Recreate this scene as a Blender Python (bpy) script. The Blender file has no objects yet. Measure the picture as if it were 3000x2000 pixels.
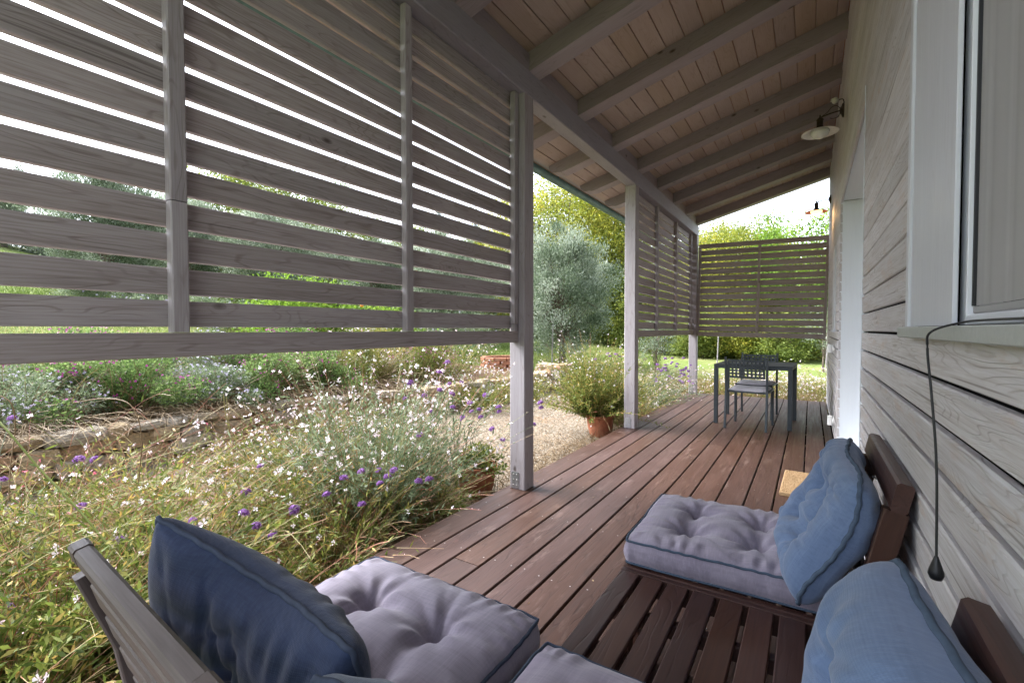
import bpy, math, random
import numpy as np
from mathutils import Matrix, Vector

S = bpy.context.scene
COL = S.collection
rnd = random.Random(7)
rad = math.radians

# ------------------------------------------------------------------ camera
F_PX, YAW, PITCH, ROLL = 1346.9, 0.5764, -0.0253, -0.0013
CAM = np.array([-0.2152, 0.0, 1.14])
_f = np.array([-math.sin(YAW), math.cos(YAW), 0.0]); _r = np.array([math.cos(YAW), math.sin(YAW), 0.0]); _u = np.array([0, 0, 1.0])
_f, _u = _f*math.cos(PITCH)+_u*math.sin(PITCH), _u*math.cos(PITCH)-_f*math.sin(PITCH)
_r, _u = _r*math.cos(ROLL)+_u*math.sin(ROLL), _u*math.cos(ROLL)-_r*math.sin(ROLL)
cd = bpy.data.cameras.new('camera'); cam = bpy.data.objects.new('camera', cd); COL.objects.link(cam)
cd.sensor_width = 36; cd.lens = F_PX/3000*36; cd.clip_start = 0.02; cd.clip_end = 2000
cam.matrix_world = Matrix(((_r[0], _u[0], -_f[0], CAM[0]), (_r[1], _u[1], -_f[1], CAM[1]), (_r[2], _u[2], -_f[2], CAM[2]), (0, 0, 0, 1)))
S.camera = cam

# ------------------------------------------------------------------ light
SUN_EL, SUN_AZ = 48.0, 262.0          # azimuth clockwise from +Y
w = bpy.data.worlds.new('World'); S.world = w; w.use_nodes = True
nt = w.node_tree; nt.nodes.clear()
sky = nt.nodes.new('ShaderNodeTexSky'); sky.sky_type = 'NISHITA'; sky.sun_disc = False
sky.sun_elevation = rad(SUN_EL); sky.sun_rotation = rad(SUN_AZ); sky.air_density = 1.0; sky.dust_density = 3.0; sky.ozone_density = 1.0
bw = nt.nodes.new('ShaderNodeRGBToBW'); mul = nt.nodes.new('ShaderNodeVectorMath'); mul.operation = 'SCALE'
wh = nt.nodes.new('ShaderNodeRGB'); wh.outputs[0].default_value = (0.94, 0.99, 1.12, 1)
mixw = nt.nodes.new('ShaderNodeMix'); mixw.data_type = 'RGBA'; mixw.inputs[0].default_value = 0.82
bg = nt.nodes.new('ShaderNodeBackground'); bg.inputs[1].default_value = 0.15
wo = nt.nodes.new('ShaderNodeOutputWorld')
L = nt.links.new
L(sky.outputs[0], bw.inputs[0]); L(wh.outputs[0], mul.inputs[0]); L(bw.outputs[0], mul.inputs[3])
L(sky.outputs[0], mixw.inputs[6]); L(mul.outputs[0], mixw.inputs[7]); L(mixw.outputs[2], bg.inputs[0]); L(bg.outputs[0], wo.inputs[0])
sl = bpy.data.lights.new('sun', 'SUN'); sun = bpy.data.objects.new('sun', sl); COL.objects.link(sun)
sl.energy = 1.6; sl.angle = rad(34); sl.color = (1.0, 0.95, 0.87)
_d = Vector((math.sin(rad(SUN_AZ))*math.cos(rad(SUN_EL)), math.cos(rad(SUN_AZ))*math.cos(rad(SUN_EL)), math.sin(rad(SUN_EL))))
sun.rotation_euler = _d.to_track_quat('Z', 'Y').to_euler()
S.view_settings.view_transform = 'Standard'; S.view_settings.look = 'None'; S.view_settings.gamma = 1.0
S.view_settings.use_curve_mapping = False
S.view_settings.exposure = 2.68
S.render.engine = 'CYCLES'
S.cycles.max_bounces = 10; S.cycles.diffuse_bounces = 6; S.cycles.transparent_max_bounces = 12
S.cycles.use_denoising = True
S.cycles.sample_clamp_indirect = 8.0

# ------------------------------------------------------------------ materials
def new_mat(name):
    m = bpy.data.materials.new(name); m.use_nodes = True; t = m.node_tree; t.nodes.clear()
    return m, t
class G:
    """small node helper"""
    def __init__(s, t): s.t = t
    def n(s, typ, **kw):
        x = s.t.nodes.new(typ)
        for k, v in kw.items(): setattr(x, k, v)
        return x
    def l(s, a, b): s.t.links.new(a, b)
    def math(s, op, a, b=None, c=None, clamp=False):
        x = s.n('ShaderNodeMath', operation=op); x.use_clamp = clamp
        for i, v in enumerate((a, b, c)):
            if v is None: continue
            if hasattr(v, 'node'): s.l(v, x.inputs[i])
            else: x.inputs[i].default_value = v
        return x.outputs[0]
    def mix(s, f, a, b, mode='MIX'):
        x = s.n('ShaderNodeMix', data_type='RGBA', blend_type=mode)
        for i, v in ((0, f), (6, a), (7, b)):
            if hasattr(v, 'node'): s.l(v, x.inputs[i])
            else: x.inputs[i].default_value = (v if i == 0 else (*v, 1))
        return x.outputs[2]
    def map(s, v, sc, off=None):
        x = s.n('ShaderNodeMapping'); s.l(v, x.inputs[0]); x.inputs[3].default_value = sc
        if off is not None: x.inputs[1].default_value = off
        return x.outputs[0]
    def noise(s, v, scale, detail=2, rough=.5):
        x = s.n('ShaderNodeTexNoise'); s.l(v, x.inputs['Vector']); x.inputs['Scale'].default_value = scale
        x.inputs['Detail'].default_value = detail; x.inputs['Roughness'].default_value = rough
        return x.outputs[0]
    def ramp(s, v, stops, interp='LINEAR'):
        x = s.n('ShaderNodeValToRGB'); x.color_ramp.interpolation = interp; e = x.color_ramp.elements
        while len(e) < len(stops): e.new(.5)
        for i, (p, c) in enumerate(stops):
            e[i].position = p; e[i].color = (*c, 1) if len(c) == 3 else c
        s.l(v, x.inputs[0]); return x.outputs[0]
    def rng(s, v, a, b, c=0.0, d=1.0):
        x = s.n('ShaderNodeMapRange'); s.l(v, x.inputs[0])
        for i, k in enumerate((a, b, c, d)): x.inputs[i+1].default_value = k
        return x.outputs[0]
    def out(s, col, rough=.6, spec=.4, bump=None, bstr=.3, bdist=.002, metal=0.0, emis=None, estr=0, sheen=0, coat=0):
        p = s.n('ShaderNodeBsdfPrincipled'); o = s.n('ShaderNodeOutputMaterial')
        if hasattr(col, 'node'): s.l(col, p.inputs['Base Color'])
        else: p.inputs['Base Color'].default_value = (*col, 1)
        if hasattr(rough, 'node'): s.l(rough, p.inputs['Roughness'])
        else: p.inputs['Roughness'].default_value = rough
        p.inputs['Specular IOR Level'].default_value = spec; p.inputs['Metallic'].default_value = metal
        if sheen: p.inputs['Sheen Weight'].default_value = sheen
        if coat: p.inputs['Coat Weight'].default_value = coat
        if emis: p.inputs['Emission Color'].default_value = (*emis, 1); p.inputs['Emission Strength'].default_value = estr
        if bump is not None:
            b = s.n('ShaderNodeBump'); b.inputs['Strength'].default_value = bstr; b.inputs['Distance'].default_value = bdist
            s.l(bump, b.inputs['Height']); s.l(b.outputs[0], p.inputs['Normal'])
        s.l(p.outputs[0], o.inputs[0]); return p

def wood(name, base, line, pale, knot=(.05, .03, .02), lines=.6, freq=34, stretch=7.0, fibre=.35, rough=.6, spec=.3, var=.18,
         bstr=.5, bdist=.0015, paleamt=.5, knots=1.0, streak=None, palescale=1.6, cracks=.0):
    m, t = new_mat(name); g = G(t)
    tc = g.n('ShaderNodeTexCoord'); oi = g.n('ShaderNodeObjectInfo')
    off = g.n('ShaderNodeCombineXYZ')
    g.l(g.math('MULTIPLY', oi.outputs['Random'], 91.0), off.inputs[0]); g.l(g.math('MULTIPLY', oi.outputs['Random'], 37.0), off.inputs[1]); g.l(g.math('MULTIPLY', oi.outputs['Random'], 53.0), off.inputs[2])
    va = g.n('ShaderNodeVectorMath', operation='ADD'); g.l(tc.outputs['Object'], va.inputs[0]); g.l(off.outputs[0], va.inputs[1]); v = va.outputs[0]
    vo = g.n('ShaderNodeTexVoronoi'); g.l(g.map(v, (2.6, 5.2, 5.2)), vo.inputs['Vector']); vo.inputs['Scale'].default_value = 1.0
    d = vo.outputs['Distance']
    warp = g.math('EXPONENT', g.math('MULTIPLY', d, -7.5))
    n1 = g.noise(g.map(v, (1.0, stretch, stretch)), 1.3, 2.2, .45)
    inp = g.math('ADD', n1, g.math('MULTIPLY', warp, .28*knots))
    s1 = g.math('SINE', g.math('MULTIPLY', inp, freq*2.0))
    cont = g.rng(s1, .62, 1.0)
    brk = g.rng(g.noise(g.map(v, (2.0, 14, 14)), 1.5, 2), .38, .6)
    cont = g.math('MULTIPLY', cont, brk, clamp=True)
    fib = g.noise(g.map(v, (5.0, 190, 190)), 1.0, 3, .6)
    fib2 = g.noise(g.map(v, (1.6, 45, 45)), 1.0, 3, .6)
    kn = g.math('MULTIPLY', g.rng(d, .085, .03), knots*.8, clamp=True)
    big = g.rng(g.noise(g.map(v, (.8, 3.0, 3.0)), palescale, 4, .6), .35, .68)
    c = g.mix(g.math('MULTIPLY', big, paleamt, clamp=True), base, pale)
    c = g.mix(g.math('MULTIPLY', cont, lines, clamp=True), c, line)
    c = g.mix(g.math('MULTIPLY', g.rng(fib, .42, .7), fibre, clamp=True), c, line)
    c = g.mix(g.math('MULTIPLY', g.rng(fib2, .45, .72), fibre*.8, clamp=True), c, pale)
    crk = g.rng(g.noise(g.map(v, (.9, 75, 75)), 1.0, 2, .5), .665, .72)
    c = g.mix(g.math('MULTIPLY', crk, cracks, clamp=True), c, tuple(x*.55 for x in line))
    if streak:
        st = g.rng(g.noise(g.map(v, (2.2, 9, 9)), 1.7, 5, .7), .56, .7)
        c = g.mix(g.math('MULTIPLY', st, streak[1]), c, streak[0])
        sp = g.rng(g.noise(v, 55, 3, .8), .70, .76)
        c = g.mix(g.math('MULTIPLY', sp, .5), c, pale)
    c = g.mix(kn, c, knot)
    hs = g.n('ShaderNodeHueSaturation'); g.l(c, hs.inputs['Color'])
    g.l(g.rng(oi.outputs['Random'], 0, 1, 1-var, 1+var), hs.inputs['Value'])
    r2 = g.math('FRACT', g.math('MULTIPLY', oi.outputs['Random'], 7.31)); g.l(g.rng(r2, 0, 1, .492, .508), hs.inputs['Hue']); g.l(g.rng(r2, 0, 1, .85, 1.15), hs.inputs['Saturation'])
    h = g.math('SUBTRACT', g.math('MULTIPLY', fib, .35), g.math('MULTIPLY', cont, 1.0))
    h = g.math('ADD', h, g.math('MULTIPLY', fib2, .4))
    rr = g.rng(fib2, .3, .7, max(rough-.1, .1), min(rough+.12, 1))
    g.out(hs.outputs[0], rr, spec, h, bstr, bdist)
    return m

def plain(name, col, rough=.5, spec=.4, metal=0.0, nz=0.0, nscale=40, emis=None, estr=0, bst=.15):
    m, t = new_mat(name); g = G(t); tc = g.n('ShaderNodeTexCoord')
    if nz:
        n = g.noise(tc.outputs['Object'], nscale, 4, .6)
        c = g.mix(g.rng(n, .3, .7), tuple(x*(1-nz) for x in col), tuple(min(1, x*(1+nz)) for x in col))
        g.out(c, rough, spec, n, bst, .002, metal, emis, estr)
    else: g.out(col, rough, spec, None, metal=metal, emis=emis, estr=estr)
    return m

def leafmat(name, stops, trans=.3, rough=.55, spec=.25):
    m, t = new_mat(name); g = G(t)
    a = g.n('ShaderNodeAttribute'); a.attribute_name = 'tint'
    c = g.ramp(a.outputs['Fac'], stops)
    p = g.n('ShaderNodeBsdfPrincipled'); g.l(c, p.inputs['Base Color']); p.inputs['Roughness'].default_value = rough; p.inputs['Specular IOR Level'].default_value = spec
    tr = g.n('ShaderNodeBsdfTranslucent'); g.l(c, tr.inputs[0])
    mx = g.n('ShaderNodeMixShader'); mx.inputs[0].default_value = trans; g.l(p.outputs[0], mx.inputs[1]); g.l(tr.outputs[0], mx.inputs[2])
    o = g.n('ShaderNodeOutputMaterial'); g.l(mx.outputs[0], o.inputs[0])
    return m

M = {}
M['slat'] = wood('weathered_slat_wood', (.36, .32, .315), (.16, .12, .11), (.45, .41, .415), lines=.5, freq=58, fibre=.55, rough=.7, var=.11, cracks=.55, bstr=.35)
M['post'] = wood('weathered_post_wood', (.34, .31, .32), (.18, .14, .13), (.43, .40, .42), lines=.4, cracks=.5, freq=50, fibre=.4, rough=.68, var=.08, bstr=.35)
M['beam'] = wood('glazed_beam_wood', (.29, .27, .30), (.18, .16, .17), (.36, .345, .39), lines=.4, freq=50, fibre=.3, rough=.6, var=.06, bstr=.25)
M['rafter'] = wood('glazed_rafter_wood', (.27, .225, .235), (.17, .135, .135), (.34, .30, .32), lines=.4, freq=50, fibre=.25, rough=.65, var=.08, bstr=.25)
M['ceil'] = wood('whitewashed_ceiling_wood', (.34, .26, .215), (.21, .15, .115), (.43, .345, .30), lines=.4, freq=50, fibre=.25, rough=.7, var=.1, bstr=.2, knot=(.2, .12, .08), knots=.55)
M['siding'] = wood('pale_grey_siding_wood', (.53, .505, .495), (.31, .26, .23), (.69, .69, .72), lines=.5, freq=80, stretch=9, fibre=.5, cracks=.7, rough=.62, var=.1, bstr=.6, bdist=.002, streak=((.50, .36, .27), .5), knot=(.36, .3, .27))
M['trim'] = wood('pale_grey_trim_wood', (.60, .615, .65), (.5, .5, .52), (.66, .68, .71), lines=.25, freq=50, fibre=.3, rough=.5, var=.03, bstr=.15, knots=.4, knot=(.3, .27, .26))
M['white'] = wood('white_painted_wood', (.70, .74, .78), (.6, .62, .66), (.74, .78, .82), lines=.12, freq=14, fibre=.15, rough=.45, var=.02, bstr=.1, knots=.25, knot=(.45, .43, .42))
M['deck'] = wood('red_brown_deck_wood', (.052, .0245, .0165), (.020, .010, .008), (.082, .046, .036), lines=.5, freq=52, fibre=.45, rough=.48, spec=.28, var=.16, bstr=.4, paleamt=.7, streak=((.18, .125, .105), .4), knot=(.10, .042, .026), knots=.7)
M['bench'] = wood('dark_oiled_hardwood', (.050, .022, .016), (.018, .009, .008), (.085, .038, .026), lines=.15, freq=46, fibre=.4, rough=.42, spec=.45, var=.15, bstr=.25, knots=0)
M['benchgrey'] = wood('weathered_hardwood', (.085, .063, .056), (.035, .024, .021), (.14, .118, .112), lines=.3, freq=18, fibre=.5, rough=.6, spec=.35, var=.08, bstr=.3, knots=0)
M['steel'] = plain('galvanised_steel', (.5, .51, .53), .4, .5, .85, .12, 30)
M['screw'] = plain('screw_steel', (.45, .44, .42), .35, .5, .8)
M['gutter'] = plain('verdigris_copper', (.085, .15, .14), .5, .4, .3, .25, 9)
M['alu'] = plain('white_aluminium', (.72, .74, .77), .3, .5)
M['anthracite'] = plain('anthracite_painted_metal', (.042, .052, .058), .42, .45, .2, .08, 90, bst=.05)
M['black'] = plain('black_rubber', (.012, .012, .013), .45, .4)
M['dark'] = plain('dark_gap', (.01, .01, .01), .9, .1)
M['terra'] = plain('terracotta', (.36, .13, .07), .75, .25, 0, .25, 14)
M['brick'] = plain('orange_terracotta_brick', (.33, .15, .09), .8, .2, 0, .25, 11)
M['soil'] = plain('brown_soil', (.10, .065, .04), .95, .1, 0, .4, 30)
M['bronze'] = plain('aged_bronze', (.05, .035, .025), .5, .4, .6, .3, 60)
M['enamel'] = plain('cream_enamel', (.55, .53, .48), .35, .5, 0, .1, 40)
M['plastic'] = plain('white_plastic', (.72, .72, .70), .35, .5)
M['glassdome'] = plain('frosted_lamp_glass', (.62, .62, .58), .15, .7)
M['bulb'] = plain('lit_lamp_glass', (1, .8, .5), .3, .4, emis=(1.0, .62, .28), estr=.42)
M['shadein'] = plain('copper_lamp_shade', (.16, .06, .025), .4, .5, .3)

def fabric(name, col, col2, wv=1.0):
    m, t = new_mat(name); g = G(t); tc = g.n('ShaderNodeTexCoord'); v = tc.outputs['Object']
    wa = g.n('ShaderNodeTexWave', wave_type='BANDS', bands_direction='X'); g.l(v, wa.inputs[0]); wa.inputs['Scale'].default_value = 95; wa.inputs['Distortion'].default_value = 1.5; wa.inputs['Detail Scale'].default_value = 20
    wb = g.n('ShaderNodeTexWave', wave_type='BANDS', bands_direction='Y'); g.l(v, wb.inputs[0]); wb.inputs['Scale'].default_value = 95; wb.inputs['Distortion'].default_value = 1.5; wb.inputs['Detail Scale'].default_value = 20
    wvv = g.math('MULTIPLY', wa.outputs['Fac'], wb.outputs['Fac'])
    slub = g.noise(g.map(v, (6, 160, 60)), 1, 3, .6)
    slub2 = g.noise(g.map(v, (160, 6, 60)), 1, 3, .6)
    big = g.noise(v, 3.2, 4, .6)
    c = g.mix(g.rng(big, .35, .65), col, col2)
    c = g.mix(g.math('MULTIPLY', g.rng(slub, .45, .7), .35), c, tuple(x*.7 for x in col))
    c = g.mix(g.math('MULTIPLY', g.rng(slub2, .45, .7), .3), c, tuple(min(1, x*1.35) for x in col2))
    h = g.math('ADD', g.math('MULTIPLY', wvv, .5), g.math('ADD', slub, slub2))
    wr = g.noise(g.map(v, (1, 1, 1)), 22, 3, .6)
    h = g.math('ADD', h, g.math('MULTIPLY', wr, 3.0))
    g.out(c, .9, .15, h, .35, .0016, sheen=.25)
    return m
M['lilac'] = fabric('lilac_grey_cotton', (.25, .222, .282), (.305, .275, .335))
M['blue'] = fabric('faded_blue_cotton', (.11, .165, .28), (.15, .21, .33))
M['navy'] = fabric('navy_blue_cotton', (.022, .034, .078), (.036, .054, .108))
M['slate'] = fabric('slate_blue_cotton', (.10, .125, .165), (.13, .155, .2))
M['pipe'] = plain('blue_grey_piping', (.07, .10, .145), .8, .2, 0, .15, 60)
M['pipenavy'] = plain('navy_piping', (.05, .065, .10), .8, .2, 0, .15, 60)
M['seatpad'] = fabric('grey_seat_pad', (.42, .40, .43), (.50, .47, .50))
M['mesh'] = None
m, t = new_mat('grey_insect_screen'); g = G(t); tc = g.n('ShaderNodeTexCoord'); v = tc.outputs['Object']
chk = g.n('ShaderNodeTexWave', wave_type='BANDS', bands_direction='X'); g.l(v, chk.inputs[0]); chk.inputs['Scale'].default_value = 260
chk2 = g.n('ShaderNodeTexWave', wave_type='BANDS', bands_direction='Y'); g.l(v, chk2.inputs[0]); chk2.inputs['Scale'].default_value = 260
g.out(g.mix(g.math('MULTIPLY', chk.outputs['Fac'], chk2.outputs['Fac']), (.34, .335, .33), (.42, .415, .41)), .6, .35)
M['mesh'] = m
m, t = new_mat('coir_fibre'); g = G(t); tc = g.n('ShaderNodeTexCoord'); v = tc.outputs['Object']
n = g.noise(v, 260, 3, .8); g.out(g.mix(g.rng(n, .3, .7), (.30, .19, .10), (.50, .36, .21)), .95, .1, n, 1.0, .004); M['coir'] = m
# stones
m, t = new_mat('ochre_field_stone'); g = G(t); tc = g.n('ShaderNodeTexCoord'); oi = g.n('ShaderNodeObjectInfo'); v = tc.outputs['Object']
va = g.n('ShaderNodeVectorMath', operation='ADD'); g.l(v, va.inputs[0]); cc = g.n('ShaderNodeCombineXYZ'); g.l(g.math('MULTIPLY', oi.outputs['Random'], 40), cc.inputs[0]); g.l(cc.outputs[0], va.inputs[1])
n = g.noise(va.outputs[0], 9, 6, .65); n2 = g.noise(va.outputs[0], 45, 4, .7)
c = g.ramp(oi.outputs['Random'], [(0, (.40, .29, .16)), (.3, (.52, .41, .27)), (.5, (.45, .25, .14)), (.65, (.50, .38, .22)), (.8, (.56, .51, .43)), (1, (.36, .31, .25))])
c = g.mix(g.rng(n, .35, .7), c, (.16, .13, .09)); c = g.mix(g.rng(n2, .6, .75), c, (.45, .42, .36))
g.out(c, .9, .2, g.math('ADD', n, g.math('MULTIPLY', n2, .4)), .8, .01); M['stone'] = m
# gravel pebbles and gravel bed
M['pebble'] = leafmat('pebble_stone', [(0, (.10, .07, .05)), (.3, (.20, .165, .12)), (.6, (.27, .235, .185)), (.85, (.21, .125, .06)), (1, (.31, .28, .235))], trans=0.0, rough=.85)
m, t = new_mat('gravel_bed'); g = G(t); tc = g.n('ShaderNodeTexCoord'); v = tc.outputs['Object']
vo = g.n('ShaderNodeTexVoronoi'); g.l(v, vo.inputs['Vector']); vo.inputs['Scale'].default_value = 60
vc = g.n('ShaderNodeSeparateColor'); g.l(vo.outputs['Color'], vc.inputs[0])
c = g.ramp(vc.outputs[0], [(0, (.09, .065, .045)), (.3, (.18, .15, .11)), (.7, (.24, .21, .165)), (.9, (.19, .115, .06)), (1, (.28, .25, .21))])
brn = g.rng(g.noise(v, 1.1, 4, .6), .52, .66); c = g.mix(g.math('MULTIPLY', brn, .6), c, (.2, .12, .06))
g.out(c, .9, .2, g.math('MULTIPLY', vo.outputs['Distance'], -1), .9, .012); M['gravel'] = m
m, t = new_mat('lawn_ground'); g = G(t); tc = g.n('ShaderNodeTexCoord'); v = tc.outputs['Object']
n = g.noise(v, .25, 5, .6); n2 = g.noise(v, 5, 5, .7); n3 = g.noise(v, 60, 3, .7)
c = g.mix(g.rng(n2, .35, .65), (.12, .17, .045), (.21, .245, .08)); c = g.mix(g.rng(n, .48, .64), c, (.27, .25, .12))
c = g.mix(g.math('MULTIPLY', g.rng(n3, .3, .7), .5), c, (.07, .11, .025))
g.out(c, .95, .1, n3, .8, .03); M['lawn'] = m
# foliage
GR = [(0, (.045, .07, .014)), (.35, (.11, .155, .03)), (.6, (.20, .23, .05)), (.8, (.34, .31, .09)), (1, (.46, .31, .09))]
M['leaf'] = leafmat('plant_green', GR, .35)
M['leafgrey'] = leafmat('grey_green_foliage', [(0, (.06, .09, .045)), (.4, (.13, .18, .09)), (.75, (.22, .27, .16)), (1, (.31, .35, .25))], .35)
M['olive'] = leafmat('olive_foliage', [(0, (.06, .09, .045)), (.35, (.13, .175, .105)), (.7, (.32, .37, .28)), (1, (.52, .56, .48))], .38)
M['yellowgreen'] = leafmat('yellow_green_foliage', [(0, (.09, .12, .015)), (.4, (.22, .26, .04)), (.75, (.38, .37, .05)), (1, (.50, .42, .08))], .45)
M['midgreen'] = leafmat('mid_green_foliage', [(0, (.06, .10, .02)), (.5, (.17, .22, .045)), (.8, (.28, .31, .06)), (1, (.40, .37, .08))], .4)
M['freshgreen'] = leafmat('fresh_green_foliage', [(0, (.07, .13, .02)), (.5, (.16, .27, .03)), (.8, (.24, .36, .05)), (1, (.4, .42, .08))], .45)
M['dkgreen'] = leafmat('dark_green_foliage', [(0, (.02, .04, .015)), (.6, (.05, .085, .03)), (1, (.11, .13, .04))], .25)
M['blueleaf'] = leafmat('blue_green_small_leaves', [(0, (.06, .11, .03)), (.5, (.15, .23, .07)), (1, (.28, .36, .14))], .4)
M['grass'] = leafmat('lawn_grass', [(0, (.09, .14, .03)), (.5, (.16, .225, .055)), (.85, (.27, .29, .10)), (1, (.38, .34, .18))], .4)
M['straw'] = leafmat('dry_straw', [(0, (.08, .05, .025)), (.5, (.20, .135, .07)), (1, (.37, .28, .16))], .2)
M['stem'] = leafmat('plant_stem', [(0, (.09, .13, .035)), (.35, (.20, .23, .07)), (.6, (.34, .27, .13)), (.8, (.34, .11, .07)), (1, (.44, .36, .2))], .15)
M['bark'] = plain('grey_bark', (.13, .105, .08), .9, .15, 0, .4, 18, bst=.6)
M['petalwhite'] = leafmat('white_petal', [(0, (.72, .42, .47)), (.35, (.78, .66, .70)), (1, (.82, .80, .82))], .45)
M['petalpink'] = leafmat('pink_petal', [(0, (.55, .05, .13)), (.5, (.68, .17, .26)), (1, (.75, .45, .5))], .4)
M['verbena'] = leafmat('purple_floret', [(0, (.10, .03, .13)), (.4, (.20, .075, .31)), (1, (.38, .19, .50))], .3)
M['magenta'] = leafmat('magenta_flower', [(0, (.28, .02, .18)), (1, (.55, .06, .40))], .3)
M['lilacfl'] = leafmat('pale_lilac_flower', [(0, (.40, .34, .50)), (1, (.66, .62, .74))], .3)
M['cream'] = leafmat('cream_green_flower', [(0, (.35, .38, .2)), (1, (.6, .6, .4))], .3)

# ------------------------------------------------------------------ object helpers
WORLD = {}
def link(name, data, parent=None, loc=(0, 0, 0), rot=None):
    o = bpy.data.objects.new(name, data); COL.objects.link(o)
    if parent is not None: o.parent = parent
    o.location = loc
    if rot is not None: o.rotation_euler = rot
    return o
def tag(o, label=None, cat=None, group=None, kind=None):
    if label: o['label'] = label
    if cat: o['category'] = cat
    if group: o['group'] = group
    if kind: o['kind'] = kind
    return o
def thing(name, label, cat, loc=(0, 0, 0), rotz=0.0, group=None):
    o = link(name, None, None, loc, (0, 0, rotz)); o.empty_display_size = .1
    return tag(o, label, cat, group)
def structure(name, loc=(0, 0, 0)):
    return tag(link(name, None, None, loc), kind='structure')

class Acc:
    """collects polygons of one vertex count each as numpy blocks and makes ONE mesh"""
    def __init__(s): s.v = []; s.f = []; s.t = []; s.m = []; s.n = 0
    def add(s, v, f, tint=0.5, mi=0):
        v = np.asarray(v, np.float32).reshape(-1, 3); f = np.asarray(f, np.int64)
        s.v.append(v); s.f.append(f+s.n); s.n += len(v)
        s.t.append(np.broadcast_to(np.asarray(tint, np.float32), (len(f),)).copy()); s.m.append(np.full(len(f), mi, np.int32))
    def mesh(s, name, mats, smooth=False):
        me = bpy.data.meshes.new(name)
        V = np.concatenate(s.v); me.vertices.add(len(V)); me.vertices.foreach_set('co', V.ravel())
        tot = np.concatenate([np.full(len(f), f.shape[1], np.int32) for f in s.f]); idx = np.concatenate([f.ravel() for f in s.f]).astype(np.int32)
        me.loops.add(len(idx)); me.loops.foreach_set('vertex_index', idx)
        me.polygons.add(len(tot)); st = np.zeros(len(tot), np.int32); st[1:] = np.cumsum(tot)[:-1]
        me.polygons.foreach_set('loop_start', st); me.polygons.foreach_set('loop_total', tot)
        me.polygons.foreach_set('material_index', np.concatenate(s.m)); 
        me.polygons.foreach_set('use_smooth', np.full(len(tot), bool(smooth)))
        for m in mats: me.materials.append(m)
        me.update(calc_edges=True)
        a = me.attributes.new('tint', 'FLOAT', 'FACE'); a.data.foreach_set('value', np.concatenate(s.t))
        return me

_boards = {}
def board_mesh(L_, W_, T_, mat, c=.003, ends=None):
    """plank along local X, width Y, thickness Z, chamfered long edges"""
    k = (round(L_, 4), round(W_, 4), round(T_, 4), mat.name, c)
    if k in _boards: return _boards[k]
    y, z = W_/2, T_/2; c = min(c, y*.4, z*.4)
    pr = [(-y+c, -z), (y-c, -z), (y, -z+c), (y, z-c), (y-c, z), (-y+c, z), (-y, z-c), (-y, -z+c)]
    a = Acc(); n = 8
    v = [(-L_/2, p, q) for p, q in pr]+[(L_/2, p, q) for p, q in pr]
    a.add(v, [(i, (i+1) % n, (i+1) % n+n, i+n) for i in range(n)])
    a.add(v, [tuple(reversed(range(n))), tuple(range(n, 2*n))])
    _boards[k] = a.mesh('board', [mat]); return _boards[k]
def board(name, parent, p0, p1, W_, T_, mat, up=(0, 0, 1), c=.003):
    """board from p0 to p1 (axis), its width along `up` x axis, thickness along up"""
    p0, p1, up = Vector(p0), Vector(p1), Vector(up)
    ax = (p1-p0); L_ = ax.length; ax.normalize(); z = (up-ax*up.dot(ax)).normalized(); y = z.cross(ax)
    o = link(name, board_mesh(L_, W_, T_, mat, c), parent)
    mat4 = Matrix((ax, y, z)).transposed().to_4x4(); mat4.translation = (p0+p1)/2
    if rnd.random() < .5 and False: pass
    o.matrix_local = mat4
    return o
def boxb(name, parent, lo, hi, mat, along='x', c=.003):
    lo, hi = Vector(lo), Vector(hi); ce = (lo+hi)/2; d = hi-lo
    ax = {'x': 0, 'y': 1, 'z': 2}[along]
    if ax == 0: return board(name, parent, (lo.x, ce.y, ce.z), (hi.x, ce.y, ce.z), d.y, d.z, mat, (0, 0, 1), c)
    if ax == 1: return board(name, parent, (ce.x, lo.y, ce.z), (ce.x, hi.y, ce.z), d.x, d.z, mat, (0, 0, 1), c)
    return board(name, parent, (ce.x, ce.y, lo.z), (ce.x, ce.y, hi.z), d.x, d.y, mat, (0, 1, 0), c)

def tubes(acc, paths, radii, k=3, tint=.5, mi=0, cap=False):
    P = np.asarray(paths, float); n, m, _ = P.shape
    R = np.broadcast_to(np.asarray(radii, float), (n, m))
    T = np.gradient(P, axis=1); T /= np.linalg.norm(T, axis=2, keepdims=True)+1e-9
    ref = np.where(np.abs(T[:, :, 2:3]) > .9, np.array([1.0, 0, 0]), np.array([0, 0, 1.0]))
    A = np.cross(T, ref); A /= np.linalg.norm(A, axis=2, keepdims=True)+1e-9; B = np.cross(T, A)
    th = np.arange(k)*2*math.pi/k
    V = P[:, :, None, :]+R[:, :, None, None]*(A[:, :, None, :]*np.cos(th)[None, None, :, None]+B[:, :, None, :]*np.sin(th)[None, None, :, None])
    idx = np.arange(n*m*k).reshape(n, m, k); j = np.roll(idx, -1, axis=2)
    Fq = np.stack([idx[:, :-1], j[:, :-1], j[:, 1:], idx[:, 1:]], axis=-1)
    t = np.broadcast_to(np.asarray(tint, float), (n,)) if np.ndim(tint) < 2 else None
    tt = np.repeat(t, (m-1)*k) if t is not None else np.repeat(np.asarray(tint)[:, :-1].reshape(-1), k)
    acc.add(V.reshape(-1, 3), Fq.reshape(-1, 4), tt, mi)
    if cap:
        acc.add(V.reshape(-1, 3), np.concatenate([idx[:, 0, ::-1], idx[:, -1, :]]), float(np.mean(tt)), mi)
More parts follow.
